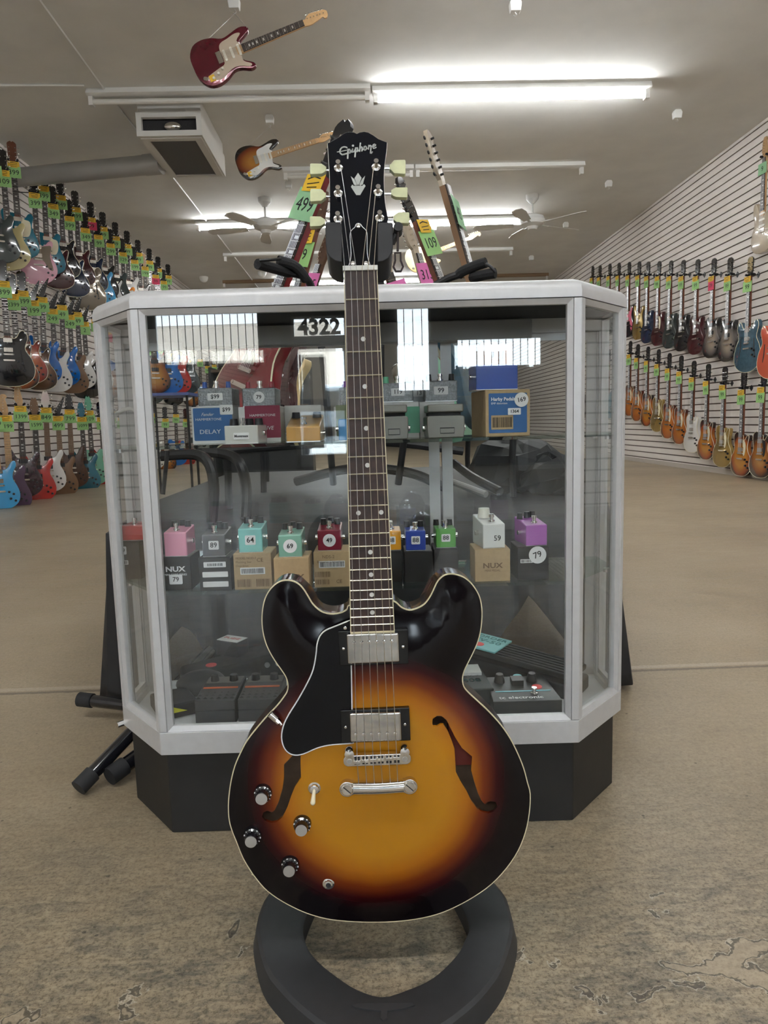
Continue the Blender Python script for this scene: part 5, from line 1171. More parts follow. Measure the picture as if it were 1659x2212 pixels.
# headstock
HT = math.radians(14)
HM = Matrix.Translation((0, -.0085, nv+.005)) @ Matrix.Rotation(-HT, 4, 'X'); HW = GM4 @ HM
def Hd(px, py, o=0): return surf(HW, px, py, o)
ho = [(592, 1868), (560, 1600), (500, 1440), (440, 1330), (428, 1240), (432, 1050), (431, 850), (425, 650), (412, 450), (401, 296), (455, 268), (540, 220), (600, 176), (650, 152), (700, 149), (740, 156), (775, 174), (810, 156), (870, 146), (920, 156), (980, 190), (1050, 240), (1110, 264), (1160, 282), (1152, 400), (1130, 560), (1121, 700), (1122, 850), (1135, 1050), (1160, 1200), (1172, 1280), (1110, 1440), (1060, 1600), (1030, 1868)]
hp = [Hd(*zh(*p)) for p in ho]; hp2 = hp[:1]+spline(hp[:10], 3, False)[1:]+hp[10:24]+spline(hp[23:], 3, False)[1:]
hs = MB(HM).prism(hp2, 0, .015).build('headstock', mat('headstock_face', (.004, .005, .009), .10, spec=.4), MG)
MB(HM).tube([(p[0], .001, p[1]) for p in hp2[18:-12]], .0007, 5).build('edge_binding', IVORY, hs)
LOGO = mat('pearl_logo', (.50, .52, .50), .3, .2)
def zl(x, y): return Hd(720+x/15.8, 295+y/15.8, .0005)
lg = MB(HM); wl_ = .955/1530/15.8*1.05
for w, P_ in ((42, [(465, 378), (430, 358), (370, 350), (300, 370), (245, 430), (222, 500), (240, 570), (300, 615), (370, 605), (440, 580), (500, 560), (560, 555), (590, 535)]), (24, [(130, 525), (250, 510), (450, 465)]), (50, [(505, 430), (490, 742)]), (38, [(505, 445), (555, 435), (578, 470), (570, 555)]),
              (38, [(570, 555), (640, 470), (660, 415), (640, 530), (700, 515)]), (48, [(765, 385), (740, 690)]), (34, [(700, 515), (765, 400), (822, 380), (832, 440), (800, 515), (865, 480)]), (46, [(925, 222), (895, 500)]), (38, [(910, 410), (960, 350), (988, 375), (975, 492)]), (26, [(985, 480), (1045, 400)]),
              (38, [(1055, 345), (1100, 330), (1130, 360), (1122, 430), (1080, 462), (1045, 430), (1055, 345)]), (24, [(1120, 410), (1180, 400)]), (38, [(1215, 295), (1198, 430)]), (36, [(1215, 345), (1265, 300), (1290, 335), (1265, 560), (1305, 560), (1330, 515)]), (26, [(1280, 310), (1345, 340)]), (34, [(1345, 345), (1410, 325), (1445, 285), (1405, 258), (1362, 282), (1345, 350), (1370, 398), (1430, 388), (1460, 360)])):
    lg.stroke([zl(*p) for p in P_], w*wl_, -.0006, 0)
dp = zl(670, 310); lg.cyl((dp[0], 0, dp[1]), (dp[0], -.0006, dp[1]), 36*wl_, 12)
lg.build('logo', LOGO, hs, smooth=False)
cr = MB(HM)
for P_ in ([(790, 672), (835, 735), (812, 800), (790, 835), (768, 800), (745, 740)], [(698, 715), (742, 752), (776, 822), (768, 835), (738, 822)], [(880, 710), (842, 752), (806, 822), (815, 835), (852, 818)], [(716, 822), (700, 850), (768, 955), (818, 955), (886, 838), (868, 815), (845, 838), (735, 838)]):
    cr.prism([Hd(*zh(*p), .0005) for p in P_], -.0006, 0)
cr.build('crown_inlay', LOGO, hs, smooth=False)
PO = []
for k, (px, py) in enumerate([(538, 590), (535, 915), (533, 1245), (1022, 578), (1047, 903), (1067, 1232)]):
    x, z = Hd(*zh(px, py), .004); PO.append((x, z))
    p = MB(HM).lathe([(.0058, 0), (.0056, .0015), (.0042, .0022), (.0028, .0025), (.0028, .012), (.0030, .0125), (.0030, .0140), (.0001, .0142)], (x, 0, z), 'y', 16).build('tuning_post', CHROME, hs)
for yc, xa, xb, hn, he, xe in ((640, 385, 178, 44, 70, 425), (975, 380, 180, 44, 82, 432), (1310, 372, 176, 40, 66, 430), (615, 1192, 1398, 44, 92, 1122), (940, 1213, 1423, 44, 66, 1130), (1265, 1243, 1445, 42, 72, 1165)):
    sg = 1 if xb > xa else -1
    P_ = [(xa, yc-hn*.75), (xa+sg*14, yc-hn*.75), (xa+sg*22, yc-hn), (xa+sg*60, yc-he*.95), (xb-sg*8, yc-he), (xb, yc-he*.8), (xb, yc+he*.85), (xb-sg*8, yc+he), (xa+sg*60, yc+he*.9), (xa+sg*22, yc+hn), (xa+sg*14, yc+hn*.75), (xa, yc+hn*.75)]
    off = -.010; pp = [Hd(*zh(*p), off) for p in P_]
    bt = MB(HM).prism(pp, .0065, .0135).build('tuner_button', PEARL, hs, bevel=.0016)
    a = Hd(*zh(xa-sg*2, yc), off); b = Hd(*zh(xe-sg*20, yc), off); MB(HM).cyl((a[0], .010, a[1]), (b[0], .010, b[1]), .0016, 8).build('tuner_shaft', CHROME, bt)
tc_ = [(668, 1866), (690, 1800), (702, 1700), (692, 1560), (690, 1450), (712, 1402), (750, 1368), (765, 1332), (795, 1318), (825, 1332), (845, 1362), (888, 1402), (905, 1450), (906, 1560), (908, 1700), (925, 1790), (946, 1858)]
tp = spline([Hd(*zh(*p), .0015) for p in tc_], 3, False); trc = MB(HM).prism(tp, -.0016, 0).build('truss_rod_cover', MATS['pickguard_black'], hs)
MB(HM).tube([(p[0], -.0014, p[1]) for p in tp], .00055, 5).build('cover_edge', PAPER, trc)
for px, py in ((725, 1825), (893, 1825), (795, 1346)):
    x, z = Hd(*zh(px, py), .003); MB(HM).lathe([(.0031, 0), (.0026, .0012), (.0001, .0018)], (x, -.0016, z), 'y', 12).build('screw', CHROME, trc)
a = G(740, 570, .011); b = G(816, 582, .011); MB().bounds((a[0], -.0135, nv-.0002), (b[0], -.004, nv+.0058)).build('nut', mat('bone_nut', (.72, .72, .68), .35), neck, bevel=.0006)
# pickups
RING = mat('pickup_ring_black', (.005, .005, .006), .2)
HEADM = mat('headstock_face', (.004, .005, .009), .10, spec=.4)
def pickup(ring, cover, poles, py0, py1, lb):
    r = MB(); P_ = [G(*z4(*p), .018) for p in ring]
    o = r.prism(P_, -.0175, -.006).build('pickup_ring', RING, MG, bevel=.0012)
    cP = [G(*z4(*p), .0235) for p in cover]; cv = MB().prism(cP, -.0235, -.010).build('pickup_cover', mat('cover_nickel', (.58, .57, .55), .04, 1), o, bevel=.0022, seg=3)
    for i, px in enumerate(poles):
        x, z = G(*z4(px, py0+(py1-py0)*i/5), .0245); MB().lathe([(.0026, 0), (.0024, .0008), (.0001, .0013)], (x, -.0236, z), 'y', 12).build('pole_screw', CHROME, cv)
    for a, b in ((0, 3), (1, 2)):
        p = [(ring[a][0]+ring[b][0])/2+(55 if a == 0 else -62), (ring[a][1]+ring[b][1])/2]; x, z = G(*z4(*p), .018); MB().lathe([(.0021, 0), (.0018, .001), (.0001, .0015)], (x, -.0176, z), 'y', 10).build('ring_screw', CHROME, o)
pickup([(165, 132), (1002, 108), (1010, 522), (190, 546)], [(268, 172), (890, 152), (903, 500), (284, 528)], (358, 448, 538, 628, 718, 808), 272, 254, 'neck')
pickup([(195, 1082), (1020, 1046), (1036, 1440), (208, 1472)], [(303, 1118), (916, 1100), (930, 1440), (316, 1460)], (380, 474, 568, 662, 756, 850), 1367, 1355, 'bridge')
# bridge
bl_, br_ = z4(285, 1665), z4(985, 1648); P0 = G(*bl_, .025); P1 = G(*br_, .025)
bz = (P0[1]+P1[1])/2; bx0, bx1 = P0[0], P1[0]
bd = MB(); bd.prism(rrect(bx0-.006, bz-.0085, bx1+.006, bz+.0065, .0065, 5), -.0265, -.0165); bdo = bd.build('bridge', NICKEL, MG, bevel=.0012)
sx_ = [771.4, 788.6, 805.8, 822.4, 840.1, 857]
for i, px in enumerate(sx_):
    x = G(px, 1638, .028)[0]; dz = (-.001, 0, .0005, .001, .0015, .002)[i]
    MB().bounds((x-.0045, -.0292, bz-.003+dz), (x+.0045, -.0262, bz+.0015+dz)).build('saddle', CHROME, bdo, bevel=.0006)
    MB().bounds((x-.0036, -.0268, bz-.0055), (x-.001, -.02655, bz+.0050)).bounds((x+.001, -.0268, bz-.0055), (x+.0036, -.02655, bz+.0050)).build('slot', BLACK_P, bdo)
for x in (bx0+.002, bx1-.002):
    MB().lathe([(.0055, 0), (.0055, .010), (.0075, .011), (.0075, .0155), (.0062, .019), (.0001, .0205)], (x, -.008, bz+.0085), 'y', 18).build('post', CHROME, bdo)
    MB().lathe([(.0036, 0), (.0034, .001), (.0001, .001)], (x, -.0264, bz-.001), 'y', 14).build('adjuster', STEEL, bdo)
# stop tailpiece
T0, T1 = G(*z4(275, 2018), .022), G(*z4(1025, 2008), .022); tz = (T0[1]+T1[1])/2
prof = [(-.008, .004), (-.0095, .0), (-.0085, -.005), (-.0055, -.0085), (0, -.0100), (.0055, -.0085), (.0085, -.005), (.009, -.001), (.007, .004)]
tb = MB(); nn = 14; vs = []
for i in range(nn+1):
    t = i/nn; x = T0[0]+.008+(T1[0]-T0[0]-.016)*t; bend = .0018*math.sin(PI*t)
    vs += [(x, -.0145+b, tz+a-bend*.6) for a, b in prof]
q = len(prof); tb.add(vs, [(i*q+k, i*q+(k+1) % q, (i+1)*q+(k+1) % q, (i+1)*q+k) for i in range(nn) for k in range(q)] + [tuple(range(q)), tuple(range(nn*q, nn*q+q))])
tpo = tb.build('stop_tailpiece', CHROME, MG)
for x in (T0[0], T1[0]):
    e_ = MB(); e_.cyl((x, -.010, tz), (x, -.021, tz), .0105, 22); e_.bounds((min(x, x+.009 if x < 0 else x-.009), -.0205, tz-.0085), (max(x, x+.009 if x < 0 else x-.009), -.010, tz+.0085)); e_.build('tailpiece_ear', NICKEL, tpo, bevel=.0012)
    st = MB().lathe([(.0062, 0), (.0062, .006), (.0050, .007), (.0080, .0085), (.0080, .0125), (.0070, .0135), (.0001, .0135)], (x, -.0095, tz), 'y', 20).build('stud', CHROME, tpo)
    MB(Matrix.Translation((x, -.0232, tz)) @ Matrix.Rotation(.75, 4, 'Y')).bounds((-.0065, -.0002, -.0006), (.0065, .0003, .0006)).build('stud_slot', BLACK_P, tpo)
# strings
NX = [744.6, 757.3, 769.6, 782.3, 795.0, 807.6]; TX = [774.7, 791.7, 808.5, 826, 842.9, 859]; order = [2, 1, 0, 3, 4, 5]
WND = mat('wound_string', (.62, .56, .45), .35, .9)
for i in range(6):
    a = G(NX[i], 577, .0138); b = G(sx_[i], 1638, .0295); c = G(TX[i], 1686, .020)
    po = PO[order[i]]; sg = 1 if i < 3 else -1
    hpnt = HM @ Vector((po[0]+sg*.003, -.006, po[1]-.001))
    r_ = (.00050, .00045, .00042, .00036, .00032, .00028)[5-i if i > 2 else i]
    MB().tube([hpnt, (a[0], -.0140, nv+.002), (b[0], -.0295, bz), (c[0], -.0200, tz+.007)], r_, 6).build('string', WND if i in (3, 4, 5) else STEEL, MG)
# knobs
SIL = mat('knob_silver_cap', (.70, .70, .70), .28, .9)
for px, py in ((568.9, 1711.5), (545.6, 1805.7), (653.8, 1775), (627.5, 1864)):
    x, z = G(px, py, .006); h = arch(dist((x, z), OUTL))
    k = MB().lathe([(.0125, 0), (.0125, .0015), (.0115, .006), (.0090, .0075), (.0085, .0165), (.0080, .0175), (.0001, .0175)], (x, -h+.0005, z), 'y', 28).build('knob', BLACK_G, MG)
    MB().cyl((x, -h-.0168, z), (x, -h-.0182, z), .0077, 28).build('cap', SIL, k, smooth=False)
    tk = MB()
    for j in range(11):
        an = math.radians(-140+j*28)+.4; c_, s_ = math.cos(an), math.sin(an); 
        M = Matrix.Translation((x, -h-.0058, z)) @ Matrix.Rotation(-an, 4, 'Y') @ Matrix.Translation((.0103, 0, 0)) @ Matrix.Rotation(-.55, 4, 'Z')
        tk.bounds((-.0013, -.0006, -.00035 if j % 2 else -.0009), (.0013, .0004, .00035 if j % 2 else .0009), M)
    tk.build('dial_marks', PAPER, k)
    pt = MB().add([(x-.0008, -h-.0003, z+.0125), (x+.0008, -h-.0003, z+.0125), (x, -h-.0003, z+.0155)], [(0, 1, 2)]) if False else None
x, z = G(*z2(486, 1225), .010); sw = MB().lathe([(.0085, 0), (.0085, .0015), (.0065, .0025), (.0060, .006), (.0045, .0065), (.0001, .0065)], (x, -.0095, z), 'y', 20).build('selector_switch', CHROME, MG)
a = Vector((x, -.015, z)); b = Vector((x-.001, -.030, z-.010)); MB().tube([a, a.lerp(b, .5), b], [.0018, .0026, .0034], 10).ball(tuple(b), .0034, (1, 1, 1), 10, 6).build('switch_tip', CREAM, sw)
x, z = G(480+560/2.44, 1650+632/2.44, .008); jk = MB().lathe([(.0085, 0), (.0080, .0015), (.0062, .002), (.0058, .0045), (.0035, .0048), (.0035, .001), (.0001, .001)], (x, -.0068, z), 'y', 20).build('output_jack', CHROME, MG)
MB().cyl((x, -.0082, z), (x, -.0116, z), .0034, 16).build('jack_hole', BLACK_M, jk)
# ------------------------------------------------------------------ floor stand that carries it
SD = empty('guitar_stand', (0, 1.06, 0)); tag(SD, 'black floor stand with flat ring base and padded neck holder', 'stand')
def off(p): return Vector(p)-SD.location
STM = mat('stand_grey_black', (.032, .033, .036), .55, 0, .08, 60)
inn_ = [(660, 1978), (659, 2031), (685, 2072), (742, 2117), (783, 2139), (828, 2150), (873, 2137), (931, 2112), (980, 2068), (1003, 2031), (1009, 1978)]
ip = [atZ(x, y, .034) for x, y in inn_]; outp = [(582, 1918), (556, 1965), (549, 2011), (568, 2093), (603, 2142), (650, 2188), (715, 2232), (830, 2262), (945, 2230), (1005, 2190), (1052, 2145), (1090, 2088), (1113, 2011), (1106, 1960), (1082, 1912)]
op = [atZ(x, y, .034) for x, y in outp]
oc = [(p.x, p.y-1.06) for p in op]; ic = [(p.x, p.y-1.06) for p in ip]
cxm = (oc[0][0]+oc[-1][0])/2
oc += [(cxm+.12, .075), (cxm+.05, .11), (cxm-.05, .11), (cxm-.12, .075)]; ic += [(cxm+.085, .02), (cxm+.03, .05), (cxm-.03, .05), (cxm-.085, .02)]
O = spline(oc, 4); I = spline(ic, 4)
def resample(P, n):
    L = [0]
    for i in range(len(P)): L.append(L[-1]+(Vector(P[(i+1) % len(P)])-Vector(P[i])).length)
    out = []
    for k in range(n):
        t = L[-1]*k/n; i = max(j for j in range(len(P)) if L[j] <= t); u = (t-L[i])/(L[i+1]-L[i]); a, b = P[i], P[(i+1) % len(P)]; out.append((a[0]+(b[0]-a[0])*u, a[1]+(b[1]-a[1])*u))
    return out
cc = (cxm, -.12)
def byang(P, n):
    out = []
    for k in range(n):
        an = 2*PI*k/n; d = Vector((math.cos(an), math.sin(an))); best = 0
        for i in range(len(P)):
            a = Vector(P[i-1])-Vector(cc); b = Vector(P[i])-Vector(cc); e = b-a; den = d.x*e.y-d.y*e.x
            if abs(den) < 1e-9: continue
            t = (a.x*e.y-a.y*e.x)/den; u = (a.x*d.y-a.y*d.x)/den
            if 0 <= u <= 1 and t > 0: best = max(best, t)
        out.append((cc[0]+d.x*best, cc[1]+d.y*best))
    return out
NN = 72; Oa, Ia = byang(O, NN), byang(I, NN)
def mixr(a, b, t): return [(p[0]+(q_[0]-p[0])*t, p[1]+(q_[1]-p[1])*t) for p, q_ in zip(a, b)]
lay = [(mixr(Oa, Ia, -.04), 0), (Oa, .012), (mixr(Oa, Ia, .05), .030), (mixr(Oa, Ia, .12), .034), (mixr(Oa, Ia, .93), .034), (Ia, .031), (Ia, 0)]
mb = MB(); vs = [(p[0], p[1], z) for r, z in lay for p in r]; q = len(lay)
mb.add(vs, [(k*NN+i, k*NN+(i+1) % NN, ((k+1) % q)*NN+(i+1) % NN, ((k+1) % q)*NN+i) for k in range(q) for i in range(NN)])
ring = mb.build('base_ring', STM, SD)
tl = MB()
for P_ in ([(682, 1278), (720, 1268), (1000, 1266), (1016, 1278), (960, 1296), (870, 1308), (868, 1345), (850, 1360), (835, 1345), (838, 1308), (760, 1300), (700, 1290)],):
    pp = [atZ(480+a/2.44, 1650+b/2.44, .034) for a, b in P_]; tl.slab([(p.x, p.y-1.06) for p in pp], .034, .0358)
tl.build('embossed_mark', STM, ring)
pb = atY(805, 575, 1.035)
yk = HW @ Vector((0, .045, -.0)); 
MB().cyl(off((.0, 1.13, .03)), off((yk.x+.0, yk.y+.012, yk.z+.0)), .0095, 16).build('post', BLACK_P, SD)
MB().cyl(off((0, 1.13, .005)), off((0, 1.125, .10)), .02, 18).build('post_socket', STM, SD)
# lower rest: two short arms under the body
mb = MB()
for s in (-1, 1): mb.tube([off((0, 1.128, .20)), off((s*.06, 1.05, .16)), off((s*.10, .96, .135)), off((s*.10, .935, .145))], .008, 8)
mb.build('rest_arm', FOAM, SD)
SI = Matrix.Translation(-SD.location) @ HW
def Hs(px, py, o): return surf(HW, px, py, o)
for P_ in ([(370, 1320), (385, 1304), (560, 1302), (582, 1330), (585, 1812), (500, 1795), (430, 1745), (392, 1690), (376, 1600)], [(1042, 1330), (1060, 1302), (1225, 1302), (1240, 1320), (1238, 1600), (1225, 1690), (1180, 1760), (1110, 1800), (1040, 1812)]):
    pp = [Hs(*zh(*p), .008) for p in P_]; MB(SI).prism(pp, -.008, .050).build('yoke_pad', mat('yoke_rubber', (.016, .016, .019), .42), SD, bevel=.004)
pp = [Hs(*zh(*p), -.02) for p in ((390, 1330), (1220, 1330), (1210, 1690), (1090, 1800), (520, 1800), (400, 1690))]
MB(SI).prism(pp, .022, .052).build('yoke_body', BLACK_P, SD, bevel=.003)
kx, kz = Hs(859.5, 500, 0); k2 = Hs(846, 522, 0); e2 = Hs(858.5, 548, 0); e3 = Hs(858.5, 588, 0)
lv = MB(SI).cyl((kx, -.012, kz), (kx, .004, kz), .0058, 18).cyl((kx, 0, kz), (k2[0], .004, k2[1]), .0045, 10).build('lock_lever', BLACK_P, SD)
mb = MB(SI); mb.tube([(kx, -.008, kz), (e2[0], -.006, e2[1])], .0015, 8)
mb.tube([(e2[0]-.0035, -.006, e2[1]-.002), (e2[0]+.0035, -.006, e2[1]-.002), (e2[0]+.0035, -.006, e3[1]+.012), (e2[0]+.006, -.006, e3[1]+.004), (e2[0]+.003, -.006, e3[1]-.002), (e2[0]-.003, -.006, e3[1]-.002), (e2[0]-.006, -.006, e3[1]+.004), (e2[0]-.0035, -.006, e3[1]+.012)], .0014, 6, True)
mb.build('retaining_strap', mat('strap_rubber', (.03, .018, .018), .6), lv)
# ================================================================== CLOTH-COVERED PLATFORM WITH THE GUITAR RACK
PLZ = .48
PLF = empty('cloth_platform', (0, 2.6, 0)); tag(PLF, 'low platform draped in black cloth behind the counter', 'platform')
pl = [(-.69, 1.88), (.64, 1.83), (.88, 2.65), (.88, 4.2), (-.80, 4.2), (-.80, 2.7)]
MB(Matrix.Translation((0, -2.6, 0))).slab(inset(pl, .01), PLZ-.04, PLZ-.004).build('table_top', mat('plywood_edge', (.2, .15, .1), .7), PLF)
mb = MB(Matrix.Translation((0, -2.6, 0)))
for x, y in ((-.62, 1.95), (.58, 1.95), (.8, 4.1), (-.72, 4.1)): mb.box((x, y, (PLZ-.04)/2), (.04, .04, PLZ-.04))
mb.build('trestle_leg', BLACK_P, PLF)
# cloth: top plus a wavy skirt on front and both sides, lifted in two places
def along(P, t):
    L = [(Vector(P[i+1])-Vector(P[i])).length for i in range(len(P)-1)]; T = t*sum(L)
    for i, l in enumerate(L):
        if T <= l or i == len(L)-1: return Vector(P[i]).lerp(Vector(P[i+1]), min(1, T/l)), (Vector(P[i+1])-Vector(P[i])).normalized()
        T -= l
path = [(-.80, 2.7), (-.69, 1.88), (.64, 1.83), (.80, 2.35)]; NS = 170; rows_ = 12; vs = []
for i in range(NS+1):
    p, d = along(path, i/NS); nrm = Vector((d.y, -d.x)); wv = math.sin(i*.55)+.6*math.sin(i*1.31+1)
    hem = .03+.02*math.sin(i*.21)
    if p.y < 1.9:
        if .26 < p.x < .60: hem = .03+.26*max(0, 1-abs(p.x-.42)/.17)**.8
        if -.62 < p.x < -.40: hem = .03+.20*max(0, 1-abs(p.x+.5)/.12)**.6
    for j in range(rows_+1):
        t = j/rows_; z = PLZ+(hem-PLZ)*t; o = (.006+.035*t+.018*t*wv)
        q_ = p+nrm*o*1.0; vs.append((q_.x, q_.y-2.6, z))
w = rows_+1
cl = MB().add(vs, [(i*w+j, i*w+j+1, (i+1)*w+j+1, (i+1)*w+j) for i in range(NS) for j in range(rows_)])
tp_ = [(along(path, i/NS)[0]) for i in range(NS+1)] + [Vector((.88, 2.65)), Vector((.88, 4.2)), Vector((-.80, 4.2))]
cl.add([(v.x, v.y-2.6, PLZ) for v in tp_], [tuple(range(len(tp_)))])
clo = cl.build('cloth', CLOTH, PLF); so = clo.modifiers.new('thickness', 'SOLIDIFY'); so.thickness = .003
# rack frame
RK = empty('guitar_rack', (0, 2.4, PLZ)); tag(RK, 'black tubular guitar rack with foam covered arms on the platform', 'rack')
def rk(px, py, y): return atY(px, py, y)-RK.location
def tub(name, pts, r, m=BLACK_P, sm=True):
    P_ = [rk(*p) for p in pts]
    if sm:
        o = []
        for i in range(len(P_)-1):
            a = [P_[max(0, i-1)], P_[i], P_[i+1], P_[min(len(P_)-1, i+2)]]
            for j in range(5): t = j/5; o.append(.5*((2*a[1])+(a[2]-a[0])*t+(2*a[0]-5*a[1]+4*a[2]-a[3])*t*t+(-a[0]+3*a[1]-3*a[2]+a[3])*t**3))
        o.append(P_[-1]); P_ = o
    return MB().tube(P_, r, 10).build(name, m, RK)
tub('foam_arm', [(600, 563, 2.02), (632, 572, 2.04), (652, 590, 2.06), (660, 603, 2.08)], .014, FOAM)
tub('foam_arm', [(556, 570, 1.96), (585, 578, 2.0), (625, 589, 2.06)], .014, FOAM)
tub('retainer', [(560, 563, 1.95), (585, 561, 1.96), (606, 559, 1.98)], .004, BLACK_P)
tub('upright_tube', [(628, 590, 2.06), (655, 597, 2.08), (672, 618, 2.1), (685, 680, 2.12), (700, 800, 2.16), (712, 950, 2.2), (720, 1046, 2.25)], .011)
tub('foam_arm', [(1050, 567, 2.0), (1025, 575, 2.02), (1000, 586, 2.05), (990, 594, 2.06)], .014, FOAM)
tub('foam_arm', [(1070, 590, 1.98), (1045, 594, 2.0), (1020, 600, 2.04)], .014, FOAM)
tub('retainer', [(1050, 570, 1.98), (1062, 578, 1.97), (1070, 588, 1.97)], .004, BLACK_P)
tub('upright_tube', [(995, 592, 2.06), (960, 606, 2.08), (925, 640, 2.1), (905, 760, 2.14), (880, 900, 2.2), (860, 1046, 2.25)], .011)
tub('upright_tube', [(821, 560, 2.3), (821, 800, 2.3), (822, 1040, 2.3)], .014, BLACK_P, False)
tub('base_tube', [(350, 985, 2.12), (420, 982, 2.1), (450, 1000, 2.08), (462, 1050, 2.06), (458, 1128, 2.04)], .016)
tub('base_tube', [(440, 975, 2.2), (500, 985, 2.16), (522, 1010, 2.12), (532, 1060, 2.1), (530, 1120, 2.06)], .016)
tub('base_tube', [(640, 1040, 2.4), (760, 1012, 2.3), (880, 1020, 2.25), (960, 1052, 2.2)], .016)
tub('base_tube', [(980, 1000, 2.3), (1020, 1030, 2.2), (1080, 1062, 2.08)], .014)
tub('base_tube', [(960, 1035, 2.2), (1050, 1068, 2.05)], .010, ALU_D, False)
tub('lever', [(362, 975, 2.0), (352, 1068, 1.98)], .006, BLACK_P, False)
tub('cross_tube', [(480, 975, 2.3), (640, 962, 2.3), (830, 955, 2.3), (1000, 975, 2.3)], .014)
rgz = []
def rack_guitar(bridge, nut, y, style, head, fin, lb, roll=0, **kw):
    a = atY(*bridge, y); b = atY(*nut, y); d = b-a; ang = math.atan2(d.x, d.z); s = d.length/.64
    g = guitar('electric_guitar', style, head, F[fin], lb, b, 0, lean=(0, ang, 0), scale=s, detail=True, **kw)
    bt = b + (Matrix.Rotation(ang, 3, 'Y') @ Vector((0, 0, -.86*s)))
    if roll: g.rotation_euler = (Matrix.Rotation(ang, 3, 'Y') @ Matrix.Rotation(roll, 3, 'Z')).to_euler()
    q = bt-RK.location; MB().tube([(q.x, q.y+.03, .003), (q.x, q.y+.05, q.z*.5), (q.x, q.y+.02, q.z)], .012, 8).build('cradle', FOAM, RK)
    return g
rack_guitar((535, 800), (697, 382), 2.3, 'sg', 'lp', 'cherry', 'dark red guitar leaning right in the rack, green 499 tag', roll=-.85, price='499', headm=BLACK_P, neckm=F['cherry'], tagm=MINTP, bind=True, group='guitars in the rack on the platform')
rack_guitar((590, 830), (676, 500), 2.85, 'lp', 'small', 'wine', 'guitar with brown headstock behind the dark red one', roll=-.9, price='19', headm=F['walnut'], tagm=GREENP, group='guitars in the rack on the platform')
rack_guitar((600, 850), (690, 572), 3.4, 'jag', 'strat', 'butter', 'guitar with pink tag behind the two leaning right', roll=-.9, price='315', headm=F['walnut'], neckm=F['walnut'], tagm=PINKP, sale=False, group='guitars in the rack on the platform')
rack_guitar((1075, 800), (962, 402), 2.4, 'strat', 'strat', 'black', 'long pale headstock guitar leaning left, tallest on the right', roll=1.15, price='45', headm=F['sand'], neckm=F['natural'], pegm=BLACK_P, tagm=MINTP, sale=False, group='guitars in the rack on the platform')
rack_guitar((1022, 800), (902, 478), 2.95, 'jag', 'strat', 'steelb', 'guitar with black headstock and green tag leaning left', roll=.95, price='109', headm=BLACK_G, tagm=GREENP, group='guitars in the rack on the platform')
rack_guitar((985, 850), (902, 548), 3.3, 'strat', 'strat', 'mint', 'guitar with pale headstock and pink tag leaning left', roll=.9, price='315', headm=F['sand'], neckm=F['sand'], tagm=PINKP, sale=False, group='guitars in the rack on the platform')
rack_guitar((930, 860), (840, 590), 3.7, 'duo', 'small', 'champ', 'guitar with pink neck tag just right of the main guitar neck', roll=.4, headm=F['sand'], tagm=PINKP, sale=False, group='guitars in the rack on the platform')
# pink tag on the tall right guitar
# soft black bags at the right
for k, (px, py, y, r_, lb) in enumerate([(1110, 1035, 2.6, .16, 'black soft bag on the platform behind the purple pedal'), (1165, 1030, 2.45, .11, 'smaller crumpled black bag at the right of the platform')]):
    p = atY(px, py, y); p.x += (.0, .05)[k]; p.z = PLZ+.003; g = empty('gig_bag', p); tag(g, lb, 'bag')
    b = MB(); rnd = random.Random(k+3); b.ball((0, 0, r_*.62), r_, (1.1, .9, .66), 12, 7)
    for v in b.bm.verts:
        v.co.x += rnd.uniform(-.02, .02); v.co.y += rnd.uniform(-.02, .02); v.co.z = max(0, v.co.z+rnd.uniform(-.02, .02))
    b.build('bag_body', CLOTH, g, smooth=False)
# folding stand whose feet show left of the counter
fs = empty('folding_stand', (-.62, 1.7, 0)); tag(fs, 'black tubular stand feet sticking out left of the counter base', 'stand')
def fsp(v): return Vector(v)-fs.location
def leg(a, b, r=.0155):
    a, b = fsp(a), fsp(b); l = MB().cyl(a, b, r, 18).build('leg', BLACK_G, fs); d = (b-a).normalized(); MB().cyl(a-d*.004, a+d*.035, r*1.18, 18).build('rubber_foot', BLACK_M, l)
leg((-.612, 1.400, .022), (-.40, 1.72, .20)); leg((-.560, 1.435, .026), (-.44, 1.60, .07), .017); leg((-.770, 1.812, .05), (-.45, 1.74, .03), .016)
MB().cyl(fsp((-.44, 1.60, .07)), fsp((-.45, 1.74, .03)), .012, 14).build('cross_tube', BLACK_G, fs)
MB().cyl(fsp((-.40, 1.72, .20)), fsp((-.45, 1.74, .03)), .014, 14).build('cross_tube', BLACK_G, fs)
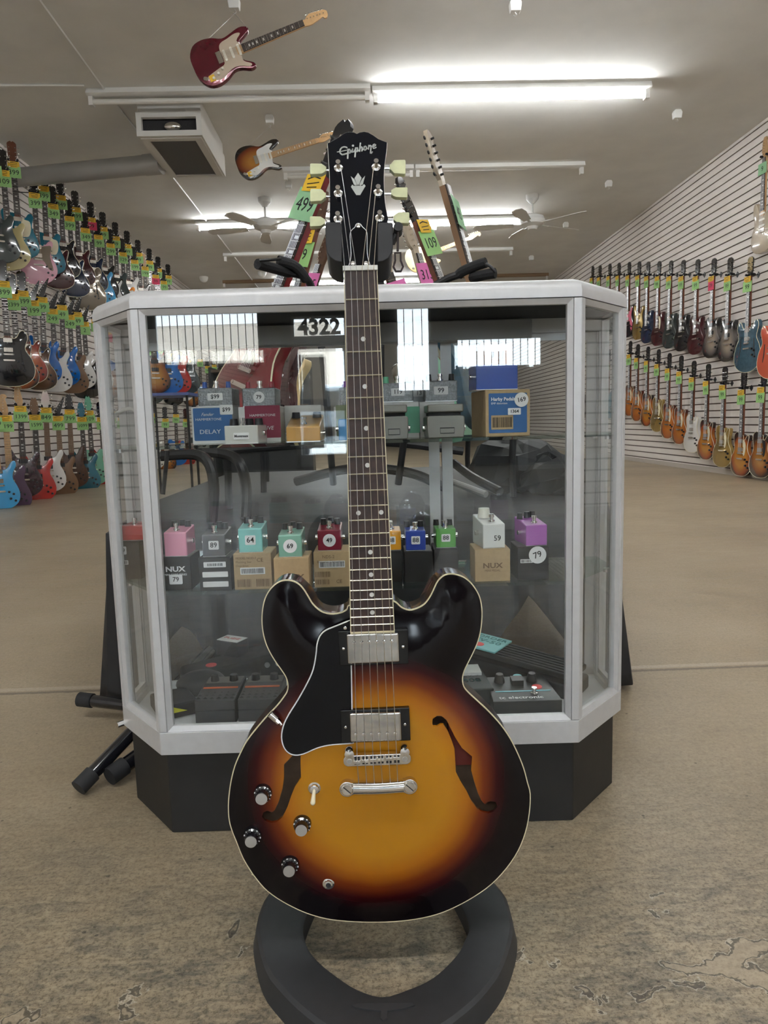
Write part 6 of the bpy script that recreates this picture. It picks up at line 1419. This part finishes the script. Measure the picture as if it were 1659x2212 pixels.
# ------------------------------------------------------------------ things far behind, seen through the counter glass
bt = empty('low_table', (-2.05, 8.05, 0)); tag(bt, 'small blue-edged table far back seen through the left of the counter glass', 'table')
tzp = atY(365, 850, 8).z; txp = atY(365, 848, 8).x; bt.location.x = txp
MB().bounds((-.26, -.25, tzp-.03), (.26, .42, tzp)).build('table_top', mat('blue_top', (.12, .16, .42), .5), bt)
for sx in (-1, 1):
    for sy in (-1, 1): MB().cyl((sx*.22, sy*.16, 0), (sx*.22, sy*.16, tzp-.03), .014, 8).build('leg', BLACK_P, bt)
for k, (px, fin, lb) in enumerate([(338, 'tobac', 'tobacco burst guitar standing on the small blue table'), (365, 'blue', 'blue guitar standing on the small blue table'), (383, 'red', 'red guitar standing on the small blue table'), (402, 'slate', 'dark camouflage guitar standing on the small blue table')]):
    x = atY(px, 800, 8.0+k*.13).x; guitar('electric_guitar', 'strat', 'lp', F[fin], lb, (x, 8.0+k*.13-.05, tzp+.86), .5-.1*k, scale=1.0, price='99', pick='blk', group='guitars on the small blue table')
# dark shelving unit and amplifier
p = atY(555, 760, 8.5); su = empty('shelf_unit', (p.x, 8.8, 0)); tag(su, 'dark shelving unit in the far left background behind the counter glass', 'shelf')
m = MB(); m.bounds((-.6, -.2, 0), (-.57, .2, 1.45)); m.bounds((.57, -.2, 0), (.6, .2, 1.45)); m.bounds((-.6, .18, 0), (.6, .2, 1.45)); m.build('side_panel', BLACK_P, su)
for k in range(4): MB().bounds((-.57, -.2, .1+k*.43), (.57, .18, .13+k*.43)).build('shelf', mat('brown_shelf', (.12, .08, .05), .6), su)
am = empty('amplifier', (p.x-.05, 8.75, 1.451)); tag(am, 'black amplifier head marked power on top of the dark shelving', 'amplifier')
MB().bounds((-.42, -.13, .0), (.42, .13, .30)).build('cabinet', BLACK_P, am, bevel=.01); MB().bounds((-.38, -.135, .14), (.38, -.13, .26)).build('panel', DGR, am); text('lettering', 'POWER', .09, IVORY, am, (-.02, -.137, .2), sx=1.2)
ex = empty('exit_sign', (-3.45, YB-.06, 2.2)); tag(ex, 'small red exit sign far back on the left', 'sign')
MB().bounds((-.17, -.02, -.1), (.17, .055, .1)).build('sign_box', mat('exit_red', (.6, .02, .02), .5, emit=(1, .03, .03), estr=1.2), ex); text('lettering', 'EXIT', .14, PAPER, ex, (0, -.022, 0), bold=.004)
